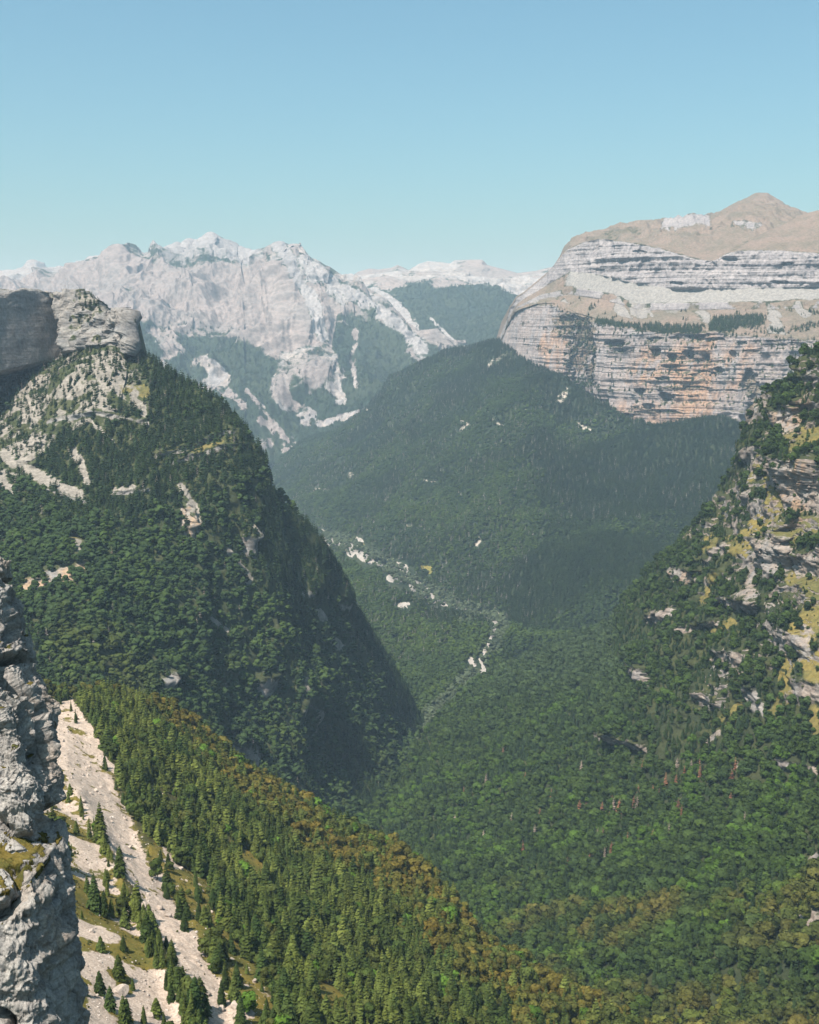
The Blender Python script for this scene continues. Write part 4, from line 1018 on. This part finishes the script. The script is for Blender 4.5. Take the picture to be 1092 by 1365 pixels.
def scatter_group(coll):
    g = bpy.data.node_groups.new('tree_scatter', 'GeometryNodeTree')
    g.interface.new_socket('Geometry', in_out='INPUT', socket_type='NodeSocketGeometry')
    g.interface.new_socket('Geometry', in_out='OUTPUT', socket_type='NodeSocketGeometry')
    N, K = g.nodes, g.links
    gi, go = N.new('NodeGroupInput'), N.new('NodeGroupOutput')
    ip = N.new('GeometryNodeInstanceOnPoints')
    ci = N.new('GeometryNodeCollectionInfo')
    ci.inputs['Collection'].default_value = coll
    ci.inputs['Separate Children'].default_value = True
    ci.inputs['Reset Children'].default_value = True
    def named(nm, ty):
        a = N.new('GeometryNodeInputNamedAttribute'); a.data_type = ty; a.inputs[0].default_value = nm
        return a.outputs[0]
    K.new(gi.outputs[0], ip.inputs['Points'])
    K.new(ci.outputs[0], ip.inputs['Instance'])
    ip.inputs['Pick Instance'].default_value = True
    K.new(named('rot', 'FLOAT_VECTOR'), ip.inputs['Rotation'])
    K.new(named('scl', 'FLOAT_VECTOR'), ip.inputs['Scale'])
    K.new(ip.outputs[0], go.inputs[0])
    return g
GROUPS = {}
N_INST = 0
def forest(name, coll, P, h, wide, tint, label, rng):
    """one mass of trees nobody could count: a point per tree, the trees drawn on the points"""
    global N_INST
    n = len(P)
    if n == 0: return
    N_INST += n
    me = bpy.data.meshes.new(name)
    me.vertices.add(n)
    me.vertices.foreach_set('co', np.ascontiguousarray(P, np.float32).ravel())
    rot = np.stack([rng.normal(size=n) * .05, rng.normal(size=n) * .05, rng.random(n) * 6.28], -1)
    s = np.stack([h * wide, h * wide, h], -1)
    for nm, ty, fld, d in (('rot', 'FLOAT_VECTOR', 'vector', rot), ('scl', 'FLOAT_VECTOR', 'vector', s), ('tint', 'FLOAT_COLOR', 'color', np.concatenate([tint, np.ones((n, 1))], 1))):
        a = me.attributes.new(nm, ty, 'POINT')
        a.data.foreach_set(fld, np.ascontiguousarray(d, np.float32).ravel())
    o = add_obj(name, me)
    if coll.name not in GROUPS: GROUPS[coll.name] = scatter_group(coll)
    md = o.modifiers.new('trees', 'NODES'); md.node_group = GROUPS[coll.name]
    tag(o, label, 'forest', None, 'stuff')
    return o

def blend(a, b, f): return np.array(a)[None] * (1 - f[:, None]) + np.array(b)[None] * f[:, None]
DARK, PINE, GREEN, BRIGHT, OLIVE, GOLD, GREY, RUST = (.020, .034, .016), (.034, .052, .014), (.042, .064, .015), (.062, .112, .016), (.060, .068, .018), (.122, .090, .018), (.085, .100, .072), (.200, .095, .060)

DARK, PINE, GREEN, BRIGHT, OLIVE, GOLD, GREY, RUST = [tuple(c * .70 for c in q) for q in (DARK, PINE, GREEN, BRIGHT, OLIVE, GOLD, GREY, RUST)]
def clumps(P, scale, seed): return fbm(P, scale, 3, seed=seed)

# far mountains: sparse dark conifers over the wooded flanks
for key, lab in (('far_peak', 'distant dark woods on the lower flanks of the pale peak'), ('far_right', 'distant dark woods on the flank of the flat topped range')):
    n = NETS[key]
    P, k = n.scatter(n.forest * .0016, RNG, 10)
    t = blend(DARK, GREEN, RNG.random(len(P)) * .5)
    forest('forest', V_FAR_CONIFER, P, RNG.uniform(13, 24, len(P)), 1.5, t, lab, RNG)

# right massif: scattered trees on the ledges and talus
n = NETS['massif']
td = n.ta * sstep(.05, .3, fbm(n.P, 110, 3, seed=130)) * sstep(395, 418, n.Yp) * .012 + n.gully * .004 + n.lo * .0035 * sstep(.35, .7, n.N[..., 2]) + .010 * n.lo * patch(n, [(780, 530), (800, 545), (770, 520)], 18)
td += .03 * (patch(n, [(800, 430), (850, 436)], 4) + patch(n, [(860, 438), (930, 440)], 5) + patch(n, [(955, 432), (1010, 428)], 8))
P, k = n.scatter(td, RNG, 10)
forest('forest', V_FAR_CONIFER, P, RNG.uniform(8, 17, len(P)), 1.15, blend(DARK, GREEN, RNG.random(len(P)) * .7), 'scattered dark trees on the ledges of the tiered cliffs', RNG)

# valley and far right slope
n = NETS['valley']
far = 1 / np.maximum(n.P[..., 1] / 3000.0, .8) ** 1.0
cmix = sstep(-.25, .2, fbm(n.P, 420, 3, seed=131) + np.interp(n.X, [350, 600, 900], [-.35, 0, .2]) + np.interp(n.level, [0, .6, 2, 3], [.45, .15, .05, -.1]))
dens = n.forest * .017 * far
P, k = n.scatter(dens * cmix, RNG)
cl = sstep(-.2, .3, clumps(P, 160, 132))
forest('forest', V_FAR_CONIFER, P, RNG.uniform(11, 21, len(P)) * (1 + .12 * P[:, 1] / 5000), 1.15, blend(DARK, GREEN, .1 + .45 * cl * RNG.random(len(P))) * .72, 'dark conifer wood covering the far right valley side', RNG)
P, k = n.scatter(dens * (1 - cmix) * .8 + n.light * .004, RNG)
cl = sstep(-.2, .3, clumps(P, 140, 133)); li = n.light.ravel()[k]
t = blend(DARK, GREEN, .35 + .85 * cl * RNG.random(len(P))) * .85
t = t * (1 - li[:, None] * .5) + np.array(GREY) * li[:, None] * .5
forest('forest', V_FAR_LEAFY, P, RNG.uniform(8, 15, len(P)) * (1 + .12 * P[:, 1] / 5000), 1.1, t, 'mixed leafy wood on the valley floor along the pale river', RNG)
P, k = n.scatter(n.forest * .003 * sstep(.0, .3, fbm(n.P, 300, 3, seed=134) + .15), RNG)
forest('forest', V_DEAD, P, RNG.uniform(12, 19, len(P)), 1.2, blend((.16, .15, .14), (.11, .10, .09), RNG.random(len(P))), 'thin grey dead trees dotted over the far valley side', RNG)

# left mountain
n = NETS['left']
cm = sstep(-.15, .25, fbm(n.P, 160, 3, seed=135) + np.interp(n.level, [1, 2, 3, 4], [.55, .25, -.2, -.15]))
dens = n.forest * .034
P, k = n.scatter(dens * cm, RNG)
forest('forest', V_FAR_CONIFER, P, RNG.uniform(7, 17, len(P)) * np.where(n.bare.ravel()[k] > .4, .75, 1), 1.12, blend(DARK, GREEN, .1 + .5 * sstep(-.2, .3, clumps(P, 70, 136)) * RNG.random(len(P))), 'dense dark conifers on the left mountain', RNG)
P, k = n.scatter(dens * (1 - cm) * .85, RNG)
ol = sstep(.05, .4, clumps(P, 90, 138)) * sstep(3.2, 4.2, n.level.ravel()[k])
t = blend(DARK, GREEN, .25 + .65 * sstep(-.25, .3, clumps(P, 70, 137)) * RNG.random(len(P)))
t = t * (1 - .6 * ol[:, None]) + np.array(OLIVE) * .6 * ol[:, None]
forest('forest', V_FAR_LEAFY, P, np.clip(9 * np.exp(.33 * RNG.normal(size=len(P))), 4.5, 17), 1.15, t, 'dense dark leafy wood on the lower left mountain', RNG)
P, k = n.scatter(n.forest * .0006, RNG)
forest('forest', V_DEAD, P, RNG.uniform(9, 15, len(P)), 1.2, blend((.16, .13, .11), (.11, .10, .09), RNG.random(len(P))), 'thin grey dead trees among the left mountain woods', RNG)

# ------------------------------------------------------------------ near trees: the largest ones are things of their own
_nr = np.random.default_rng(17)
PINES = [(soup_mesh('pine_crown', *conifer_tris(_nr, 17, 15, w, .38, .07, .42, pw), MAT_FOLIAGE), trunk_mesh('pine_trunk', .018, .95, 0, _nr)) for w, pw in ((.20, .9), (.24, .8), (.28, .75), (.18, 1.0), (.30, .7))]
LEAFY = [(soup_mesh('leafy_crown', *leafy_tris(_nr, 11, 1100, w, .10, .07), MAT_FOLIAGE), trunk_mesh('leafy_trunk', .024, .8, 5, _nr)) for w in (.38, .44, .34, .5)]
DEADS = [(soup_mesh('dead_crown', *conifer_tris(_nr, 12, 8, w, .15, .14, .6), MAT_FOLIAGE), trunk_mesh('dead_trunk', .018, .98, 3, _nr)) for w in (.13, .17, .15)]

def tree(name, pair, p, h, wide, rz, color, label, cat, group):
    r = bpy.data.objects.new(name, None)
    COL.objects.link(r)
    r.empty_display_size = .5
    r.location = p
    r.rotation_euler = (0, 0, rz)
    r.scale = (h * wide, h * wide, h)
    tag(r, label, cat, group)
    c = bpy.data.objects.new('crown', pair[0]); c.color = (*color, 1); c.parent = r; COL.objects.link(c)
    t = bpy.data.objects.new('trunk', pair[1]); t.parent = r; COL.objects.link(t)
    return r

def occluded(P):
    """behind the foreground crag or outside the picture"""
    x, y, f = project(P)
    crag_x = np.interp(y, [735, 850, 940, 1090, 1120, 1365], [0, 42, 80, 84, 104, 122])
    return (x < crag_x + 2) | (x > 1092) | (y > 1365 + 25) | (y < 0)

sp = NETS['spur']
# pines of the spur
pd = sp.forest * (.034 - .018 * sp.gold) + .006 * (1 - sp.forest) * np.clip(sp.mead * .7 + sp.left * .5, 0, 1) * (1 - .8 * sp.scr) + .075 * sp.row * (sp.left > .3) + .0 * sp.scr
P, k = sp.scatter(pd, RNG)
hp = np.clip(11 * np.exp(.32 * RNG.normal(size=len(P))), 4.5, 19) * np.where(sp.forest.ravel()[k] < .4, .62, 1) * np.where(sp.row.ravel()[k] > .35, 1.15, 1)
hp *= 1 - .15 * sp.gold.ravel()[k]
open_pine = (sp.forest.ravel()[k] < .4)
row_pine = open_pine & (sp.row.ravel()[k] > .3)
x, y, f = project(P)
size = hp / f
size = np.where(occluded(P), 0, size)
big = np.zeros(len(P), bool)
big[np.argsort(-(size + .02 * open_pine * (size > 0)))[:262]] = True
extra = [(222, 1198, 8), (240, 1224, 10), (249, 1226, 9), (265, 1228, 11), (247, 1240, 9), (294, 1287, 11), (286, 1284, 7), (301, 1318, 10), (316, 1316, 11), (296, 1340, 11), (322, 1365, 13), (127, 1215, 17), (133, 1325, 9), (148, 1346, 9), (170, 1362, 9), (222, 1265, 6), (139, 1222, 12), (288, 1260, 7), (309, 1270, 9)]
def conifer_tint(P, rng):
    n = len(P)
    return blend(PINE, (.085, .095, .020), sstep(-.25, .35, clumps(P, 40, 140)) * .6 + .3 * rng.random(n) - .1)
tp = conifer_tint(P, RNG)
for i in np.nonzero(big)[0]:
    j = int(RNG.integers(len(PINES)))
    if row_pine[i]: lab, grp = 'dark pine in the rocky line between grey crag and scree strip', 'pines in the line left of the scree'
    elif open_pine[i] and x[i] < np.interp(y[i], [p[1] for p in SCREE], [p[0] for p in SCREE]): lab, grp = 'small dark pine on pale stony ground beside the grey crag', 'pines on the stony ground beside the crag'
    elif open_pine[i]: lab, grp = 'dark pine on yellow grass right of the scree strip', 'pines on the grass right of the scree'
    elif sp.gold.ravel()[k[i]] > .5: lab, grp = 'dark pine rising among golden leafy trees on the near spur', 'pines among the golden trees'
    else: lab, grp = 'dark green pine in the dense belt on the near spur', 'pines in the dense belt right of the scree'
    tree('pine_tree', PINES[j], P[i], hp[i], RNG.uniform(.8, 1.4), RNG.random() * 6.28, tp[i], lab, 'tree', grp)
for (ex, ey, eh) in extra:
    p = sp.nearest(ex, ey)
    lab = 'tallest lone dark pine beside the lower grey buttress' if (ex, ey) == (127, 1215) else ('dark pine standing alone on the grass beside the scree strip' if ex > 200 else 'dark pine standing apart on the stony ground by the crag foot')
    tree('pine_tree', PINES[int(RNG.integers(3)) if eh > 9 else 2], p, eh * 1.05, 1.15, RNG.random() * 6.28, (.024, .036, .010), lab, 'tree', None if 'tallest' in lab else ('lone pines on the grass' if ex > 200 else 'lone pines by the crag foot'))
rest = ~big
forest('forest', V_MID_CONIFER, P[rest], hp[rest], RNG.uniform(.8, 1.45, rest.sum()), tp[rest], 'further dark pines packed together on the near spur', RNG)

# leafy trees of the spur
ld = sp.forest * (.013 + .03 * sp.gold)
P, k = sp.scatter(ld, RNG)
hl = np.clip(6.3 * np.exp(.33 * RNG.normal(size=len(P))), 2.8, 12)
g = np.clip(sp.gold.ravel()[k] * sstep(-.3, .15, clumps(P, 45, 141)) + .25 * (RNG.random(len(P)) - .5), 0, 1)
g = g * (.4 + .6 * RNG.random(len(P))); ob = RNG.random(len(P))[:, None]; tl = (np.array(GREEN) * (1 - ob) + np.array(OLIVE) * ob) * (1 - g[:, None]) + np.array(GOLD) * g[:, None]
gr = (RNG.random(len(P)) < .1) & (g < .3)
tl[gr] = np.array(BRIGHT)
x, y, f = project(P)
size = np.where(occluded(P), 0, hl / f)
big = np.zeros(len(P), bool); big[np.argsort(-size)[:255]] = True
for i in np.nonzero(big)[0]:
    if g[i] > .55: lab, grp = 'round golden leafy tree on the near spur', 'golden leafy trees on the near spur'
    elif g[i] > .25: lab, grp = 'olive leafy tree half turned to gold on the near spur', 'olive leafy trees on the near spur'
    else: lab, grp = 'green leafy tree between dark pines on the near spur', 'green leafy trees on the near spur'
    tree('leafy_tree', LEAFY[int(RNG.integers(len(LEAFY)))], P[i], hl[i], RNG.uniform(.9, 1.2), RNG.random() * 6.28, tl[i], lab, 'tree', grp)
rest = ~big
forest('forest', V_MID_LEAFY, P[rest], hl[rest], RNG.uniform(.95, 1.25, rest.sum()), tl[rest], 'golden and olive leafy wood along the crest of the near spur', RNG)

# right slope
n = NETS['right']
cm = np.clip(.22 + .4 * n.crag + sstep(.05, .35, fbm(n.P, 130, 3, seed=142)) * .5 - .35 * n.gold, .05, .9)
near = sstep(900, 1500, n.Yp)
P, k = n.scatter(n.forest * .020 * cm, RNG)
cr = n.crag.ravel()[k]
forest('forest', V_MID_CONIFER, P, RNG.uniform(8, 17, len(P)) * (1 - .3 * cr), 1.15, blend(DARK, GREEN, .15 + .6 * sstep(-.2, .3, clumps(P, 80, 143)) * RNG.random(len(P))), 'dark conifers mixed through the near right slope', RNG)
P, k = n.scatter(n.forest * .0275 * (1 - cm), RNG)
gd = n.gold.ravel()[k]; br = n.bright.ravel()[k]
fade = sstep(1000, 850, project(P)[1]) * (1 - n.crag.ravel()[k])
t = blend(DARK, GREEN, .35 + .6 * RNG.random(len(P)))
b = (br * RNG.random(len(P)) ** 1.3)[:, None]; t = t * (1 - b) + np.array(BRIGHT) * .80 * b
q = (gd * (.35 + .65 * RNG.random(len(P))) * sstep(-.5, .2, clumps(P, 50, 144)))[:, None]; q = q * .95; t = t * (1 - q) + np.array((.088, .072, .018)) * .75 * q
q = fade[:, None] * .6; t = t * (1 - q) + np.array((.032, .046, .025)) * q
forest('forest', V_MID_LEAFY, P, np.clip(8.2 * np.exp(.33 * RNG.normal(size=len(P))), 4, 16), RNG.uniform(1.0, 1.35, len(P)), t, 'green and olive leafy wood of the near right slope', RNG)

dead_spots = [(932, 1022), (921, 1024), (933, 1033), (980, 1025), (975, 1043), (983, 1028), (912, 1033), (829, 1039), (857, 1023), (887, 1045), (901, 1044), (892, 1058), (878, 1062), (851, 1059), (845, 1074), (849, 1075), (816, 1073), (818, 1077), (781, 1081), (773, 1082), (803, 1085), (812, 1094), (826, 1082), (974, 1070),
              (892, 1112), (871, 1118), (904, 1082), (993, 1094), (804, 1115), (797, 1117), (757, 1157), (786, 1152), (815, 1138), (806, 1140), (697, 1136), (713, 1112), (682, 1096), (607, 1096), (605, 1080), (618, 1058), (648, 1040), (671, 1006), (700, 1040), (775, 1026), (902, 1020), (942, 1000), (870, 1058), (908, 1086), (836, 1125), (645, 1120), (720, 1090), (735, 1062)]
for i, (ex, ey) in enumerate(dead_spots):
    p = n.nearest(ex, ey + 4)
    rust = RNG.random() < .7
    tree('dead_tree', DEADS[i % 3], p, RNG.uniform(12, 19), RNG.uniform(1.0, 1.6), RNG.random() * 6.28, RUST if rust else (.20, .16, .13),
         'rusty red dead conifer standing in the green right hand forest' if rust else 'bare greyish dead conifer standing in the green right hand forest', 'tree', 'dead conifers on the right slope')

# low bushes on the open ledges and meadows
def bushes(net, dens, h0, h1, a, b, label):
    P, k = net.scatter(dens, RNG)
    o = forest('shrubs', V_MID_LEAFY, P, RNG.uniform(h0, h1, len(P)), RNG.uniform(1.0, 2.0, len(P)), blend(a, b, RNG.random(len(P))), label, RNG)
    o['category'] = 'shrubs'
bushes(n, n.crag * n.forest ** .5 * .0 + n.crag * .012 * sstep(-.2, .3, fbm(n.P, 25, 3, seed=150)), .8, 3.0, OLIVE, GREEN, 'low olive bushes on the yellow ledges of the right slope')
bushes(sp, (1 - sp.forest) * (1 - .92 * sp.scr) * .09 * sstep(-.3, .3, fbm(sp.P, 9, 3, seed=151)), .25, 1.1, OLIVE, (.075, .062, .02), 'low olive bushes on the grass around the scree strip')

# ------------------------------------------------------------------ boulders on the scree
def rock_mesh(seed):
    import bmesh
    bm = bmesh.new(); bmesh.ops.create_icosphere(bm, subdivisions=4, radius=1)
    V = np.array([v.co[:] for v in bm.verts]); F = np.array([[v.index for v in f.verts] for f in bm.faces]); bm.free()
    r = np.random.default_rng(seed)
    for _ in range(9):
        d = r.normal(size=3); d /= np.linalg.norm(d)
        lim = r.uniform(.55, .85); s = V @ d
        V = V - np.maximum(s - lim, 0)[:, None] * d
    V = V + (.08 * fbm(V, .5, 4, seed=seed))[:, None] * V
    V = V * np.array([1.1, .85, .7])
    m = len(V)
    return mesh_from('boulder', V, F, MAT_SPUR, False, {'mask': ('FLOAT_COLOR', np.tile([0, 0, 1.0, 1.0], (m, 1))), 'tone': ('FLOAT_COLOR', np.tile([0, .5, 0, 1.0], (m, 1)))})
ROCKS = [rock_mesh(s) for s in (1, 2, 3, 4)]
big_rocks = [(185, 1212, 4.6, 'large dark sided boulder beside the scree strip below the line of pines'), (161, 1325, 3.4, 'round grey boulder among pines at the bottom left'), (313, 1342, 2.2, 'pale flat boulder on the grass at the scree edge')]
for x_, y_, s_, lab in big_rocks:
    o = add_obj('boulder', ROCKS[0]); o.location = sp.nearest(x_, y_) + np.array([0, 0, s_ * .25]); o.scale = (s_, s_, s_); o.rotation_euler = (.1, .2, x_)
    tag(o, lab, 'boulder')
bd = .004 * sp.scr + .003 * sp.mead
P, k = sp.scatter(bd, np.random.default_rng(23), -4)
x, y, f = project(P)
s = RNG.uniform(.35, 1.5, len(P)) ** 1.6
vis = np.nonzero(~occluded(P))[0]
for i in vis[np.argsort(-(s / f)[vis])[:140]]:
    o = add_obj('boulder', ROCKS[i % 4]); o.location = P[i] + np.array([0, 0, s[i] * .2]); o.scale = (s[i],) * 3; o.rotation_euler = (RNG.random() * .5, RNG.random() * .5, RNG.random() * 6)
    on = sp.mead.ravel()[k[i]] > .4
    tag(o, 'pale boulder lying on the yellow grass right of the scree' if on else 'pale grey stone block lying on the scree strip', 'boulder', 'boulders on the grass' if on else 'boulders on the scree strip')
P, k = sp.scatter(.16 * sp.scr + .05 * sp.mead + .03 * sp.left, np.random.default_rng(29), 0)
def stone_mat():
    t = NT('stone'); rnd = t.n('ShaderNodeObjectInfo').outputs['Random']
    t.l(t.mix(rnd, (.22, .18, .155), (.43, .37, .33)), t.b.inputs['Base Color'])
    return t.m
MAT_STONE = stone_mat()
small = []
for rk in ROCKS:
    m_ = rk.copy(); m_.materials.clear(); m_.materials.append(MAT_STONE); small.append(m_)
o = forest('gravel', variants('stone', small), P, np.clip(.22 * np.exp(.55 * RNG.normal(size=len(P))), .1, .9), 1.0, np.ones((len(P), 3)), 'loose pale stones strewn over the scree strip', RNG)
o['category'] = 'gravel'

# ------------------------------------------------------------------ haze
def haze():
    x, y0, y1, z0, z1 = 22000, -3000, 34000, -1320, 1250
    V = [(sx * x, yy, zz) for zz in (z0, z1) for yy in (y0, y1) for sx in (-1, 1)]
    F = [(2, 3, 1, 0), (5, 7, 6, 4), (1, 5, 4, 0), (6, 7, 3, 2), (4, 6, 2, 0), (3, 7, 5, 1)]
    m = bpy.data.materials.new('haze'); m.use_nodes = True
    t = m.node_tree; t.nodes.clear()
    o = t.nodes.new('ShaderNodeOutputMaterial'); v = t.nodes.new('ShaderNodeVolumePrincipled')
    v.inputs['Color'].default_value = HAZE_COLOR
    v.inputs['Density'].default_value = HAZE_DENSITY
    v.inputs['Absorption Color'].default_value = (1, 1, 1, 1)
    v.inputs['Anisotropy'].default_value = 0.0
    t.links.new(v.outputs[0], o.inputs['Volume'])
    me = mesh_from('haze', np.array(V, float), np.array(F), m, False)
    tag(add_obj('haze', me), 'thin pale blue haze filling the whole valley air', 'haze', None, 'stuff')
haze()
